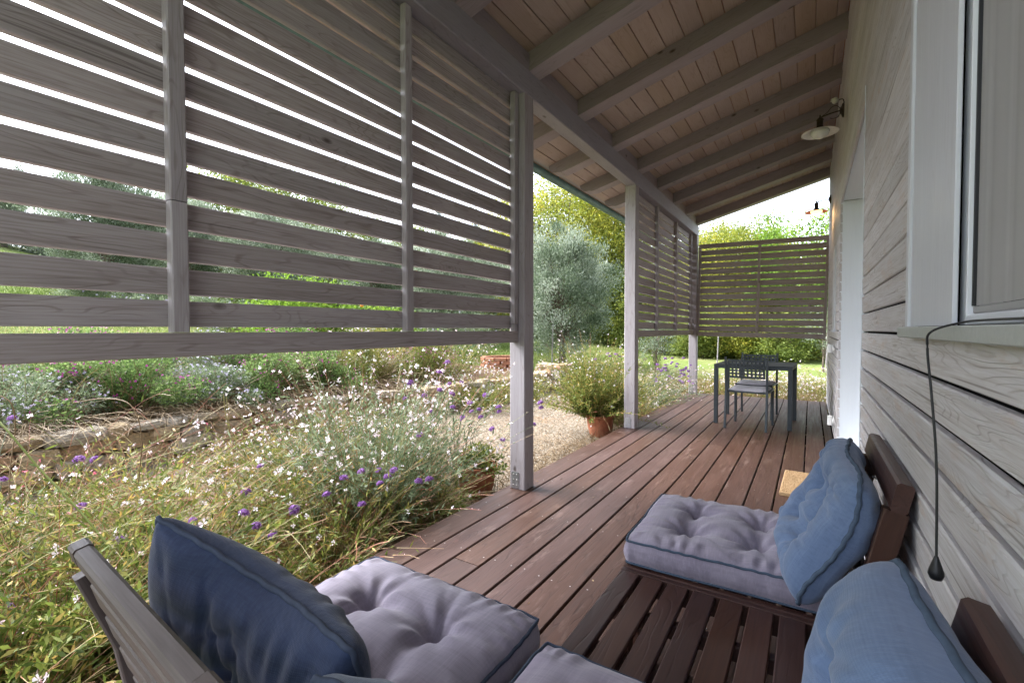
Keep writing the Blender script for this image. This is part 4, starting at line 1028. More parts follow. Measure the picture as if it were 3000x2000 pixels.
G1 += [('low straw-coloured gaura right in front of the ochre wall stones', -4.6, 1.25, .40, 53, dict(n=110, spread=.5, base_r=.35, leafn=1800, fl=70, single=4, dry=1.4, pink=.3)),
 ('low green gaura in front of the wall stones near the picture edge', -4.4, .35, .42, 54, dict(n=110, spread=.5, base_r=.35, leafn=2200, fl=60, single=4, dry=.8, pink=.3)),
 ('low flowering gaura midway along the ochre wall', -4.75, 2.3, .42, 55, dict(n=110, spread=.5, base_r=.35, leafn=2000, fl=110, single=4, dry=1.0)),
 ('low flowering gaura where the stone wall bends', -4.9, 3.5, .45, 56, dict(n=110, spread=.5, base_r=.35, leafn=2000, fl=120, single=0, dry=1.0)),
 ('tall pale gaura in the field, seen between corner post and table', -1.75, 10.4, .72, 50, dict(n=90, spread=.5, base_r=.4, leafn=1800, fl=150, single=0, dry=1.6, flsize=.02)),
 ('tall pale gaura in the field, seen under the table top', -.6, 10.6, .72, 51, dict(n=90, spread=.5, base_r=.4, leafn=1800, fl=150, single=0, dry=1.6, flsize=.02)),
 ('green-leaved gaura in the field to the right of the table', .05, 10.3, .66, 52, dict(n=90, spread=.5, base_r=.4, leafn=2400, fl=120, single=0, dry=1.0, flsize=.02)),
  ('gaura with white sprays in front of the wall bend', -4.1, 3.0, .55, 33, dict(n=90, spread=.5, base_r=.3, leafn=1800, fl=150, single=6)),
 ('dense gaura filling the gap between the white bush and the wall', -3.45, 2.75, .66, 34, dict(n=120, spread=.42, base_r=.3, leafn=4200, fl=200, single=20, leafmat_='leafgrey', curve=.5)),
 ('gaura with dry lower stems close to the mulch, on the far side', -3.15, 2.0, .6, 35, dict(n=110, spread=.45, base_r=.25, leafn=2200, fl=120, single=16, dry=1.4)),
 ('greyish leafy gaura by the picture edge', -3.0, -.25, .6, 37, dict(n=100, spread=.5, base_r=.25, leafn=2400, fl=40, single=8, leafmat_='leafgrey', lw=.016)),
 ('dry brown gaura beside the bench corner, over the mulch', -2.3, 1.05, .34, 38, dict(n=90, spread=.6, base_r=.15, leafn=900, fl=4, single=1, dry=2.6)),
 ('broad-leaved green gaura behind the weathered backrest', -2.55, .8, .5, 39, dict(n=80, spread=.5, base_r=.18, leafn=1700, fl=20, single=8, lw=.022))]
for (lb, x, y, h, sd, kw) in G1:
    if sd <= 13 or 30 <= sd < 50: h *= 1.3; kw['n'] = int(kw['n']*1.5); kw['leafn'] = int(kw['leafn']*1.9); kw['fl'] = int(kw['fl']*(1.1 if sd in (1, 34) else .5)); kw['single'] = int(kw['single']*.9)
    elif sd <= 21: h *= 1.0 if sd == 14 else 1.15; kw['fl'] = int(kw['fl']*1.4); kw['leafn'] = int(kw['leafn']*1.6)
    gaura(lb, x, y, h, sd, **kw)
head_plant('verbena at the picture edge with purple heads above the pink gaura', [D_(28, 960, 2.35), D_(5, 1102, 2.1), D_(182, 1055, 2.3), D_(216, 1055, 2.4), D_(272, 1240, 2.1), D_(186, 1163, 2.2), D_(20, 1396, 1.9)], (-3.0, .35), 1)
head_plant('verbena with purple heads right above the navy pillow', [D_(598, 1070, 2.6), D_(560, 1178, 2.2), D_(588, 1207, 2.25), D_(626, 1228, 2.25), D_(676, 1170, 2.3), D_(442, 1195, 2.2), D_(455, 1213, 2.2), D_(565, 1130, 2.5)], (-2.75, 1.1), 2)
head_plant('verbena with purple heads in front of the large white gaura', [D_(790, 1098, 2.5), D_(831, 1158, 2.45), D_(873, 1110, 2.5), D_(905, 1080, 2.6), D_(890, 1095, 2.55), D_(986, 1100, 2.7), D_(750, 1135, 2.5), D_(962, 1105, 2.7), D_(870, 1080, 2.6), D_(830, 1083, 2.6)], (-2.55, 2.0), 3)
head_plant('tall verbena with many purple heads left of the near post', [D_(x, y, d) for x, y, d in ((937, 884, 3.6), (943, 878, 3.6), (1028, 832, 3.7), (1032, 882, 3.7), (1060, 878, 3.7), (1038, 905, 3.5), (1010, 895, 3.6), (975, 908, 3.5), (1100, 940, 3.5), (1104, 958, 3.5), (1145, 935, 3.5), (1147, 945, 3.5), (1080, 925, 3.6), (1062, 960, 3.4), (990, 945, 3.5), (1130, 985, 3.4), (1010, 855, 3.7), (1115, 908, 3.6), (1083, 945, 3.5), (1155, 1010, 3.4), (930, 915, 3.5), (1040, 935, 3.5), (965, 1000, 3.2))], (-2.62, 2.85), 4)
head_plant('verbena with two small heads leaning over the gravel past the near post', [D_(1241, 925, 3.6), D_(1243, 936, 3.6), D_(1226, 975, 3.5)], (-2.35, 3.0), 5)
head_plant('tall verbena behind the round potted gaura', [D_(1396, 812, 6.6), D_(1401, 818, 6.6), D_(1415, 814, 6.6), D_(1423, 819, 6.6), D_(1368, 825, 6.4)], (-2.75, 5.9), 6)
head_plant('verbena with many heads between the two far posts', [D_(1500+rnd.uniform(0, 95), 822+rnd.uniform(0, 60), 7.6+rnd.uniform(-.4, .4)) for _ in range(44)], (-2.5, 7.5), 7)
# long green diagonal stem and arching stems in the foreground
lg = thing('arching_stem', 'single long green flower stem crossing in front of the stone wall', 'plant', (-2.9, -.1, -.2))
b0 = np.array([-2.9, -.1, -.2]); wire('stem', [np.array(p)-b0 for p in (D_(258, 1262, 1.75), D_(180, 1170, 1.8), D_(90, 1075, 1.85), D_(0, 970, 1.9), D_(-80, 900, 2.0))], .0042, M['leaf'], lg, 6, 5)

for i, (lb, pts) in enumerate([('pale arching dead stem with a drooping tip above the wall', ((318, 1110, 2.0), (325, 1000, 2.0), (300, 930, 2.02), (240, 915, 2.05), (168, 925, 2.1))),
        ('yellowish drooping seed stem hanging in front of the lavender', ((228, 845, 2.6), (195, 870, 2.6), (172, 905, 2.6), (165, 925, 2.6))),
        ('long reddish arching stem over the wall stones', ((40, 1330, 1.9), (180, 1130, 2.0), (330, 1060, 2.1), (500, 1010, 2.2), (600, 1000, 2.3))),
        ('pale arching stem from the picture edge down past the wall', ((-20, 900, 1.9), (25, 925, 1.9), (35, 985, 1.9), (25, 1060, 1.85), (20, 1150, 1.8))),
        ('upright red stem before the wall, left of the large white gaura', ((560, 1180, 2.6), (540, 1050, 2.6), (520, 960, 2.6), (513, 905, 2.6))),
        ('second upright red stem, leaning right before the wall', ((590, 1200, 2.6), (575, 1080, 2.6), (530, 985, 2.6), (520, 910, 2.6)))]):
    q = [at(a_/.784, b_/.784, c_) for a_, b_, c_ in pts]; t = thing('arching_stem', lb, 'plant', tuple(q[0]), 0, 'long loose flower stems')
    wire('stem', [p-q[0] for p in q], .0022, M['straw'] if i in (0, 3) else M['stem'], t, 5, 5)
r = np.random.RandomState(55); t = thing('loose_grass_stems', 'tangle of long thin pale and reddish stems arching over the flower bed', 'plant', (-3.0, .8, -.2)); a = Acc()
n = 170; P = np.zeros((n, 10, 3)); P[:, 0] = np.stack([r.uniform(-1.1, .7, n), r.uniform(-1.0, 1.6, n), np.zeros(n)], -1); az = r.uniform(0, 6.28, n); ti = np.abs(r.normal(.2, .2, n)); st_ = r.uniform(.07, .13, n)
for k in range(1, 10):
    ti += r.uniform(.02, .24, n); az += r.normal(0, .12, n); P[:, k] = P[:, k-1]+rot_dir(az, ti)*st_[:, None]
P[:, :, 0] = np.minimum(P[:, :, 0], .88)
tubes(a, P, np.linspace(.0019, .0009, 10)[None], 3, r.choice([.2, .5, .65, .8, .85, 1.0], n)); tag(link('stems', a.mesh('stems', [M['stem']]), t), kind='stuff')
# bed mounds
def mound(name, label, x, y, rad_, h, seed, mt, n, leaf=(.02, .008), flm=None, nfl=0, fls=.012, z0=None, up=.5, group=None, cat='plant', twigs=60):
    r = np.random.RandomState(seed); z0 = float(ground_z(x, y)) if z0 is None else z0
    t = thing(name, label, cat, (x, y, z0), 0, group)
    nc = 34; cc = np.stack([r.normal(0, .45, nc)*rad_, r.normal(0, .45, nc)*rad_, r.uniform(.25, .85, nc)*h], -1); cc[:, 2] *= np.clip(1.15-(np.hypot(cc[:, 0], cc[:, 1])/rad_)**2*.6, .3, 1)
    ci = r.randint(0, nc, n); o = r.normal(size=(n, 3)); o /= np.linalg.norm(o, axis=1, keepdims=True); o *= (r.uniform(.1, 1, n)**.5)[:, None]
    P = cc[ci]+o*np.array([.25*rad_, .25*rad_, .2*h]); P[:, 2] = np.maximum(P[:, 2], .01)
    D = o+r.normal(size=(n, 3))*.5+np.array([0, 0, up]); a = Acc()
    tn = np.clip(.5+.12*r.normal(size=nc)[ci]+r.normal(0, .2, n), 0, 1)
    leaves(a, P, D, leaf[0]*r.uniform(.6, 1.4, n), leaf[1]*r.uniform(.7, 1.3, n), tn, 0, r)
    tag(link('foliage', a.mesh('foliage', [mt]), t), kind='stuff')
    if twigs:
        a = Acc(); Pt, _ = stems_paths(r, twigs, 6, rad_*.4, h*1.05, .55, .8); tubes(a, Pt, .0025*max(1, h), 3, r.uniform(.3, 1, twigs)); tag(link('twigs', a.mesh('twigs', [M['straw']]), t), kind='stuff')
    if nfl:
        a = Acc(); ci = r.randint(0, nc, nfl); o = r.normal(size=(nfl, 3)); o[:, 2] = np.abs(o[:, 2]); o /= np.linalg.norm(o, axis=1, keepdims=True)
        flowers4(a, cc[ci]+o*np.array([.27*rad_, .27*rad_, .22*h]), o+np.array([.5, -.5, .2]), fls, r.uniform(0, 1, nfl), 0, r)
        tag(link('blossoms', a.mesh('blossoms', [flm]), t), kind='stuff')
    return t
bedp = [('lavender with lilac flowers on the wall top at the picture edge', -6.25, .15, .6, .42, 'leafgrey', 'lilacfl'),
 ('twiggy lavender with lilac flowers above the wall stones', -6.35, 1.0, .62, .50, 'leafgrey', 'lilacfl'),
 ('blue-green sage with magenta flowers, the one left of the first stile', -6.45, 1.85, .62, .55, 'blueleaf', 'magenta'),
 ('lavender with pale flowers spilling over the wall below the bottom rail', -6.3, 2.6, .5, .42, 'leafgrey', 'lilacfl'),
 ('lush blue-green sage with magenta flowers over the middle of the wall', -6.55, 3.35, .68, .62, 'blueleaf', 'magenta'),
 ('green sage with few magenta flowers where the wall turns', -6.45, 4.25, .6, .55, 'blueleaf', 'magenta'),
 ('feathery green plant behind the large white gaura', -6.3, 5.0, .6, .6, 'leaf', 'petalwhite'),
 ('green mound with magenta flowers near the brick planter', -6.0, 6.0, .5, .55, 'leaf', 'magenta'),
 ('second row lavender mound on the bed, at the picture edge', -7.4, .6, .75, .62, 'leafgrey', 'lilacfl'),
 ('second row mound with magenta flowers behind the first stile', -7.6, 1.9, .75, .68, 'blueleaf', 'magenta'),
 ('second row grey mound on the bed behind the sage', -7.5, 3.2, .75, .66, 'leafgrey', 'lilacfl'),
 ('second row green mound with magenta dots behind the wall bend', -7.6, 4.5, .75, .7, 'blueleaf', 'magenta'),
 ('second row wispy mound left of the second stile', -7.4, 5.8, .7, .7, 'leaf', 'petalwhite'),
 ('second row mound close to the brick planter', -7.1, 7.2, .6, .55, 'leaf', 'magenta')]
for i, (lb, x, y, rr, h, mt, fm) in enumerate(bedp):
    far = x < -7
    mound('flowering_shrub', lb, x, y, rr*1.15, h*1.3, 40+i, M[mt], 12000, (.040, .010) if mt != 'blueleaf' else (.034, .022), M[fm], 460 if fm == 'lilacfl' else 330, .014 if not far else .02, z0=float(bed_z(x, y))-.03, group='shrubs on the raised bed', twigs=160)
mound('herb_plant', 'green trailing herb growing in the terracotta pot by the near post', -2.47, 2.94, .2, .18, 80, M['leaf'], 1500, (.03, .016), None, 0, z0=.02, twigs=40)
mound('flowering_shrub', 'cream-flowered plant beside the tall verbena', -2.8, 2.95, .12, .22, 81, M['leafgrey'], 300, (.03, .01), M['cream'], 160, .006, z0=.40, twigs=10, cat='plant')
# dry thatch along the wall top
r = np.random.RandomState(77); a = Acc(); n = 900; yy = r.uniform(-.6, 5.2, n); xx = wall_x(yy)-.12+r.normal(0, .12, n)
P = np.zeros((n, 6, 3)); P[:, 0] = np.stack([xx, yy, .22+r.uniform(0, .12, n)], -1); az = r.uniform(-1.2, 1.2, n); st = .07*r.uniform(.5, 1.4, n)
for k in range(1, 6):
    P[:, k] = P[:, k-1]+np.stack([np.cos(az), np.sin(az), .35-.16*k+r.normal(0, .15, n)], -1)*st[:, None]; az += r.normal(0, .3, n)
tubes(a, P, .0022, 3, r.uniform(0, 1, n)); tag(link('dry_thatch', a.mesh('dry_thatch', [M['straw']])), 'tangle of dry brown stems along the top of the stone wall', 'dry stems', kind='stuff')

# ------------------------------------------------------------------ stone wall
_st = []
def stone_mesh(v):
    r = np.random.RandomState(100+v); a = Acc()
    n = 6; V = []; 
    # rounded block from a 4x4x... cube-sphere: use a low subdivided box
    import itertools
    g_ = np.linspace(-1, 1, 3); pts = {}; L_ = []
    for i, j, k in itertools.product(range(3), repeat=3):
        if i in (0, 2) or j in (0, 2) or k in (0, 2):
            p = np.array([g_[i], g_[j], g_[k]]); q = p/np.linalg.norm(p)*1.25; p = p*.6+q*.4*.92; p *= 1+r.uniform(-.14, .14, 3); pts[(i, j, k)] = len(L_); L_.append(p*.5)
    F_ = []
    for ax_ in range(3):
        for s in (0, 2):
            for i in range(2):
                for j in range(2):
                    def key(u_, v_):
                        c = [0, 0, 0]; c[ax_] = s; o_ = [q for q in range(3) if q != ax_]; c[o_[0]] = u_; c[o_[1]] = v_; return pts[tuple(c)]
                    q = [key(i, j), key(i+1, j), key(i+1, j+1), key(i, j+1)]
                    if (s == 2) ^ (ax_ == 1): pass
                    else: q = q[::-1]
                    F_.append(q)
    a.add(L_, F_); return a.mesh('stone', [M['stone']])
for v in range(6): _st.append(stone_mesh(v))
dw = thing('dry_stone_wall', 'low wall of ochre field stones holding the raised flower bed', 'wall')
r = np.random.RandomState(9); cnt = 0
for row, zb in enumerate((-.25, -.12, .01, .13)):
    y = -.9+r.uniform(0, .2)
    while y < 9.05:
        L_ = r.uniform(.16, .42)*(1.2 if y > 5 else 1); h_ = .125*r.uniform(.8, 1.15)
        if row == 3: h_ = .085*r.uniform(.7, 1.3)
        if r.rand() < .18 and row < 3:      # a stone that stands through two courses, or two thin ones
            h_ *= 1.5; L_ *= .7
        x = float(wall_x(y+L_/2)); dxy = (wall_x(y+L_)-wall_x(y))/L_
        o = link('stone', _st[r.randint(6)], dw, (x+.02+r.normal(0, .022), y+L_/2, zb+.06+r.normal(0, .008))); o.scale = (.28*r.uniform(.85, 1.12), L_*1.04, h_*1.12); o.rotation_euler = (r.normal(0, .07), r.normal(0, .06), -math.atan(float(dxy))+r.normal(0, .09)); cnt += 1
        y += L_
mb = Acc(); yy = np.linspace(-.9, 9.05, 60); xx = wall_x(yy)
v = np.concatenate([np.stack([xx-.0, yy, np.full(60, -.25)], -1), np.stack([xx-.0, yy, np.full(60, .19)], -1)])
mb.add(v, [(i, i+1, 60+i+1, 60+i) for i in range(59)]); link('earth_core', mb.mesh('earth_core', [M['soil']]), dw)
# low stone end pier seen right of the near post
pr_ = thing('stone_pier', 'short pile of pale stones at the gravel edge, right of the near post', 'wall', (-5.05, 9.15, -.2)); cnt2 = 0
for row in range(5):
    for i in range(3):
        for j in range(2):
            o = link('stone', _st[r.randint(6)], pr_, (-.25+.22*i+r.normal(0, .02), -.1+.22*j, .06+.115*row)); o.scale = (.24*r.uniform(.9, 1.15), .26, .13); o.rotation_euler = (r.normal(0, .06), r.normal(0, .06), r.normal(0, .15))
# brick planter
bpz = float(ground_z(-6.6, 10.2)); bc = (-6.72, 9.75)
bp_ = thing('brick_planter', 'round planter of orange terracotta bricks at the lawn edge', 'planter', (bc[0], bc[1], -.2))
bmesh_ = board_mesh(.27, .11, .075, M['brick'], .006)
for row in range(8):
    for i in range(13):
        if True:
            an_ = (i+.5*(row % 2))*2*math.pi/13; o = link('brick', bmesh_, bp_, (.60*math.cos(an_), .60*math.sin(an_), .04+.083*row)); o.rotation_euler = (0, 0, an_+math.pi/2)
lathe('planter_soil', [(0, .50), (.56, .48)], M['soil'], bp_)

# ------------------------------------------------------------------ pebbles
r = np.random.RandomState(31); a = Acc()
n = 26000; X = -2.1-r.beta(1, 1.4, n)*3.6; Y = -.4+r.beta(1.1, 1.6, n)*9.5
ok = X > wall_x(Y)+.15; X, Y = X[ok], Y[ok]; n = len(X); s = .0075*r.uniform(.6, 1.9, n)*(1+.07*np.maximum(Y-2, 0))
oc = np.array([[1, 0, 0], [0, 1, 0], [-1, 0, 0], [0, -1, 0], [0, 0, .7]], float); fc = np.array([[0, 1, 4], [1, 2, 4], [2, 3, 4], [3, 0, 4]])
th_ = r.uniform(0, 6.28, n); c_, s_ = np.cos(th_), np.sin(th_); st_ = r.uniform(.6, 1.3, (n, 3))
V = oc[None]*st_[:, None, :]; Vx = V[..., 0]*c_[:, None]-V[..., 1]*s_[:, None]; Vy = V[..., 0]*s_[:, None]+V[..., 1]*c_[:, None]
V = np.stack([Vx, Vy, V[..., 2]+r.uniform(-.3, .2, (n, 1))], -1)*s[:, None, None]+np.stack([X, Y, gz(X, Y)], -1)[:, None, :]
br = sstep(.2, .8, np.sin(X*2.1+1)*np.cos(Y*1.3)+.3*np.sin(X*7)*np.sin(Y*6))
a.add(V.reshape(-1, 3), (fc[None]+5*np.arange(n)[:, None, None]).reshape(-1, 3), np.repeat(np.clip(r.uniform(0, .8, n)+.2*(r.rand(n) < .15), 0, 1), 4))
tag(link('gravel', a.mesh('gravel', [M['pebble']])), 'pale gravel pebbles between the deck and the stone wall', 'gravel', kind='stuff')
# mulch patch
r = np.random.RandomState(32); a = Acc(); n = 9000; X = np.concatenate([-2.55+r.normal(0, .28, n), -2.75+r.normal(0, .5, n//2)]); Y = np.concatenate([1.45+r.normal(0, .35, n), 4.3+r.normal(0, .5, n//2)]); ok = X < -2.09; X, Y = X[ok], Y[ok]; n = len(X)
leaves(a, np.stack([X, Y, gz(X, Y)+.012+r.uniform(0, .012, n)], -1), np.stack([r.normal(size=n), r.normal(size=n), r.normal(0, .3, n)], -1), r.uniform(.012, .035, n), r.uniform(.004, .012, n), r.uniform(0, .8, n), 0, r, True)
tag(link('mulch', a.mesh('mulch', [M['straw']])), 'brown leaf litter and mulch on the gravel by the deck', 'mulch', kind='stuff')

# ------------------------------------------------------------------ grass
r = np.random.RandomState(33); a = Acc(); n = 110000
az = YAW+np.radians(r.uniform(-18, 50, n)); d = 9.0+r.beta(1.0, 1.5, n)*24
X = CAM[0]-np.sin(az)*d; Y = np.cos(az)*d; ok = ~((X > wall_x(Y)-.3) & (Y < 9.2)) & ~((X > -2.4) & (Y < 9.2)) & ((X < -6.9) | (Y > 9.0)); X, Y, d = X[ok], Y[ok], d[ok]; n = len(X)
P = np.stack([X, Y, ground_z(X, Y)], -1); D = r.normal(size=(n, 3))*.45+np.array([0, 0, 1.0]); Ln = r.uniform(.05, .13, n)*(1+.9*(X > -4))*(1+d*.02)
pat = .5+.25*np.sin(X*.5+Y*.3)+.15*np.sin(X*1.7-Y*1.1)
leaves(a, P, D, Ln, .006+d*.0007, np.clip(pat+r.normal(0, .15, n)+.18*(X > -4), 0, 1), 0, r)
tag(link('grass', a.mesh('grass', [M['grass']])), 'green lawn grass sloping up behind the garden', 'grass', kind='stuff')
a = Acc(); n = 9000; X = r.uniform(-3.2, 1.2, n); Y = r.uniform(8.85, 12.5, n); P, _ = stems_paths(r, n, 5, .01, .34, .6, .9, .05); P = P*r.uniform(.5, 1.2, (n, 1, 1))+np.stack([X, Y, np.full(n, -.2)], -1)[:, None, :]
tubes(a, P, np.linspace(.0022, .001, 5)[None], 3, np.clip(r.normal(.6, .25, n), 0, 1)); tag(link('dry_grass', a.mesh('dry_grass', [M['straw']])), 'dry pale grass beyond the end of the deck', 'dry grass', kind='stuff')
a = Acc(); n = 3200; X = r.uniform(-2.5, -2.1, n); Y = r.uniform(.2, 8.6, n); P, _ = stems_paths(r, n, 5, .01, .24, .8, .9, .06); P = P*r.uniform(.4, 1.2, (n, 1, 1))+np.stack([X, Y, np.full(n, -.195)], -1)[:, None, :]
tubes(a, P, np.linspace(.002, .001, 5)[None], 3, np.clip(r.normal(.5, .25, n), 0, 1)); tag(link('dry_stalks', a.mesh('dry_stalks', [M['straw']])), 'brown dead stalks along the foot of the deck', 'dry stalks', kind='stuff')

# ------------------------------------------------------------------ trees
_tm = {}
def tree_meshes(kind, seed):
    if (kind, seed) in _tm: return _tm[(kind, seed)]
    r = np.random.RandomState(seed)
    spec = dict(olive=dict(nl=62000, lf=(.125, .031), R=(.43, .43, .44), c=.55, mt='olive', clump=.062, nc=210, up=1.0, trunk=.028),
                tall=dict(nl=44000, lf=(.16, .09), R=(.42, .42, .42), c=.60, mt='yellowgreen', clump=.085, nc=90, up=.2, trunk=.02),
                light=dict(nl=13000, lf=(.19, .11), R=(.38, .38, .40), c=.60, mt='freshgreen', clump=.06, nc=85, up=.2, trunk=.015),
                mid=dict(nl=24000, lf=(.15, .09), R=(.42, .42, .44), c=.57, mt='midgreen', clump=.085, nc=90, up=.2, trunk=.02),
                bush=dict(nl=20000, lf=(.11, .06), R=(.55, .55, .5), c=.48, mt='yellowgreen', clump=.12, nc=70, up=.3, trunk=.012),
                darkbush=dict(nl=20000, lf=(.12, .06), R=(.55, .55, .5), c=.48, mt='midgreen', clump=.12, nc=70, up=.3, trunk=.012),
                citrus=dict(nl=15000, lf=(.10, .045), R=(.6, .6, .5), c=.5, mt='freshgreen', clump=.13, nc=60, up=.8, trunk=.015),
                cypress=dict(nl=14000, lf=(.12, .05), R=(.085, .085, .49), c=.5, mt='dkgreen', clump=.035, nc=120, up=2.0, trunk=.012),
                olivelow=dict(nl=26000, lf=(.12, .035), R=(.62, .62, .5), c=.46, mt='olive', clump=.12, nc=110, up=.8, trunk=.02),
                sapling=dict(nl=2600, lf=(.06, .014), R=(.22, .22, .33), c=.66, mt='olive', clump=.06, nc=30, up=1.0, trunk=.012))[kind]
    R = np.array(spec['R']); nc = spec['nc']
    H = dict(olive=5.5, tall=11, light=9, mid=9, bush=3, darkbush=3, citrus=2.2, cypress=9, sapling=1.8, olivelow=3.2)[kind]
    o = r.normal(size=(nc, 3)); o /= np.linalg.norm(o, axis=1, keepdims=True); rr = r.uniform(.2, 1.0, nc)**.5
    lump = 1+.14*np.sin(o[:, 0]*4+seed)+.12*np.sin(o[:, 1]*5+seed*2)+.1*np.sin(o[:, 2]*6)
    C = o*(rr*lump)[:, None]*R+np.array([0, 0, spec['c']]); C[:, 2] = np.maximum(C[:, 2], .06 if kind in ('bush', 'darkbush', 'citrus', 'olivelow') else .14)
    if kind == 'cypress': C[:, :2] *= np.clip(1.15-C[:, 2:3], .15, 1)
    C *= H
    n = spec['nl']; ci = r.randint(0, nc, n); cs = spec['clump']*H*r.uniform(.6, 1.35, nc)
    off = r.normal(size=(n, 3))*cs[ci][:, None]*np.array([.75, .75, .55]); P = C[ci]+off; P[:, 2] = np.maximum(P[:, 2], .05)
    D = r.normal(size=(n, 3))*.8+o[ci]*.6+np.array([0, 0, spec['up']])
    tn = np.clip(.48+.16*r.normal(size=nc)[ci]+r.normal(0, .16, n), 0, 1)
    a = Acc(); leaves(a, P, D, spec['lf'][0]*r.uniform(.6, 1.3, n), spec['lf'][1]*r.uniform(.7, 1.3, n), tn, 0, r)
    cm = a.mesh(kind+'_crown', [M[spec['mt']]])
    b = Acc(); tr = spec['trunk']*H; m_ = 8; tt = np.linspace(0, 1, m_)[:, None]
    top = np.array([r.normal(0, .03), r.normal(0, .03), spec['c']*1.15])*H
    path = tt*top+np.stack([.02*H*np.sin(tt[:, 0]*4+seed), .02*H*np.cos(tt[:, 0]*3), 0*tt[:, 0]], -1)-np.array([0, .02*H, .0])
    tubes(b, [path], np.linspace(tr, tr*.35, m_), 8)
    sel = r.choice(nc, min(nc, 46), replace=False); br_ = []
    for s in sel:
        t0 = r.uniform(.3, .95); p0 = path[int(t0*(m_-1))]; p1 = C[s]; q = np.linspace(0, 1, 6)[:, None]; mid = np.array([0, 0, .05*H])
        br_.append(p0*(1-q)+p1*q+mid*np.sin(q*math.pi)*.6+r.normal(0, .006*H, (6, 3))*np.sin(q*math.pi))
    tubes(b, np.array(br_), np.linspace(tr*.32, tr*.06, 6)[None], 5)
    tm = b.mesh(kind+'_trunk', [M['bark']], True)
    _tm[(kind, seed)] = (cm, tm, H); return _tm[(kind, seed)]
def tree(name, label, kind, seed, x, y, h, wide=1.0, rz=0.0, group=None, cat='tree', z0=None):
    cm, tm, H = tree_meshes(kind, seed); z0 = float(ground_z(x, y))-.05 if z0 is None else z0
    t = thing(name, label, cat, (x, y, z0), rz, group)
    t.scale = (h/H*wide, h/H*wide, h/H)
    link('trunk', tm, t); link('crown', cm, t); return t
def gp_at(px, d):    # ground position where the photo column px is met at distance d
    p = at(px, 1000, d); return float(p[0]), float(p[1])
TR = [('olive_tree', 'full silvery olive tree with a thin stake, on the lawn between the two posts', 'olive', 1, 1640, 15.6, 4.75, .95, None),
 ('olive_tree', 'olive tree behind the slatted screen near the picture edge', 'olive', 1, 330, 16, 4.4, 1.1, None),
 ('olive_tree', 'olive tree behind the slats between the first and second stile', 'olive', 2, 820, 19, 4.6, 1.1, None),
 ('olive_tree', 'olive tree seen through the slats just left of the near post', 'olive', 2, 1330, 20, 4.6, 1.1, None),
 ('olive_tree', 'olive tree far up the slope at the picture edge', 'olive', 2, 20, 26, 5.0, 1.1, None),
 ('olive_tree', 'olive tree on the slope right behind the first stile', 'olive', 1, 560, 22, 4.6, 1.2, None),
 ('olive_tree', 'olive tree behind the second stile of the long screen', 'olive', 1, 1120, 24, 4.4, 1.2, None),
 ('broadleaf_tree', 'tall yellow-green tree behind the silvery olive', 'tall', 3, 1640, 33, 11.6, 1.05, 1.0),
 ('broadleaf_tree', 'yellow-green tree against the second post, behind the olive', 'tall', 4, 1790, 32, 10.8, .95, 2.2),
 ('broadleaf_tree', 'yellow-green tree seen left of the near post through the slats', 'tall', 4, 1455, 38, 9.0, 1.0, .4),
 ('broadleaf_tree', 'bushy yellow-green tree just above the far screen, left half', 'tall', 3, 2130, 24, 6.9, 1.1, 2.9),
 ('broadleaf_tree', 'green tree above the corner post', 'mid', 5, 1990, 28, 7.4, 1.0, .2),
 ('broadleaf_tree', 'sparse fresh green tree under the lit lamp', 'light', 6, 2350, 20, 6.6, 1.0, 1.2),
 ('broadleaf_tree', 'sparse fresh green tree above the middle of the far screen', 'light', 7, 2235, 25, 7.4, .9, 2.1),
 ('broadleaf_tree', 'green tree whose crown shows behind the house corner', 'mid', 5, 2440, 30, 7.0, 1.0, 3.3),
 ('broadleaf_tree', 'tall green tree showing through the slats between the stiles', 'mid', 5, 800, 31, 9.2, 1.15, 4.0),
 ('broadleaf_tree', 'green tree left of the second stile behind the olive', 'mid', 8, 1010, 34, 9.0, 1.1, .9),
 ('broadleaf_tree', 'green tree right after the first stile, behind the slats', 'mid', 8, 640, 30, 8.0, 1.0, 5.0),
 ('broadleaf_tree', 'dark tree showing just right of the second stile', 'mid', 5, 1215, 36, 8.2, .8, 2.0),
 ('broadleaf_tree', 'pale yellow tree on the ridge behind the slats, at the picture edge', 'tall', 4, 190, 48, 4.4, 1.3, 1.7),
 ('cypress_tree', 'dark narrow cypress, the left of the two beyond the long screen', 'cypress', 9, 1290, 46, 12.5, 1.0, 0),
 ('cypress_tree', 'dark narrow cypress, the right of the two beyond the long screen', 'cypress', 9, 1393, 44, 11.0, 1.1, 1),
 ('broadleaf_tree', 'green tree right of the silvery olive in the second row', 'mid', 8, 1740, 42, 9.5, 1.2, 3.0)]
for nm, lb, kd, sd, px, d, h, wd, rz in TR:
    x, y = gp_at(px, d); tree(nm, lb, kd, sd, x, y, h, wd, rz or 0.0, {'olive_tree': 'olive trees on the lawn', 'broadleaf_tree': 'broadleaf trees behind the garden', 'cypress_tree': 'cypress trees'}[nm])
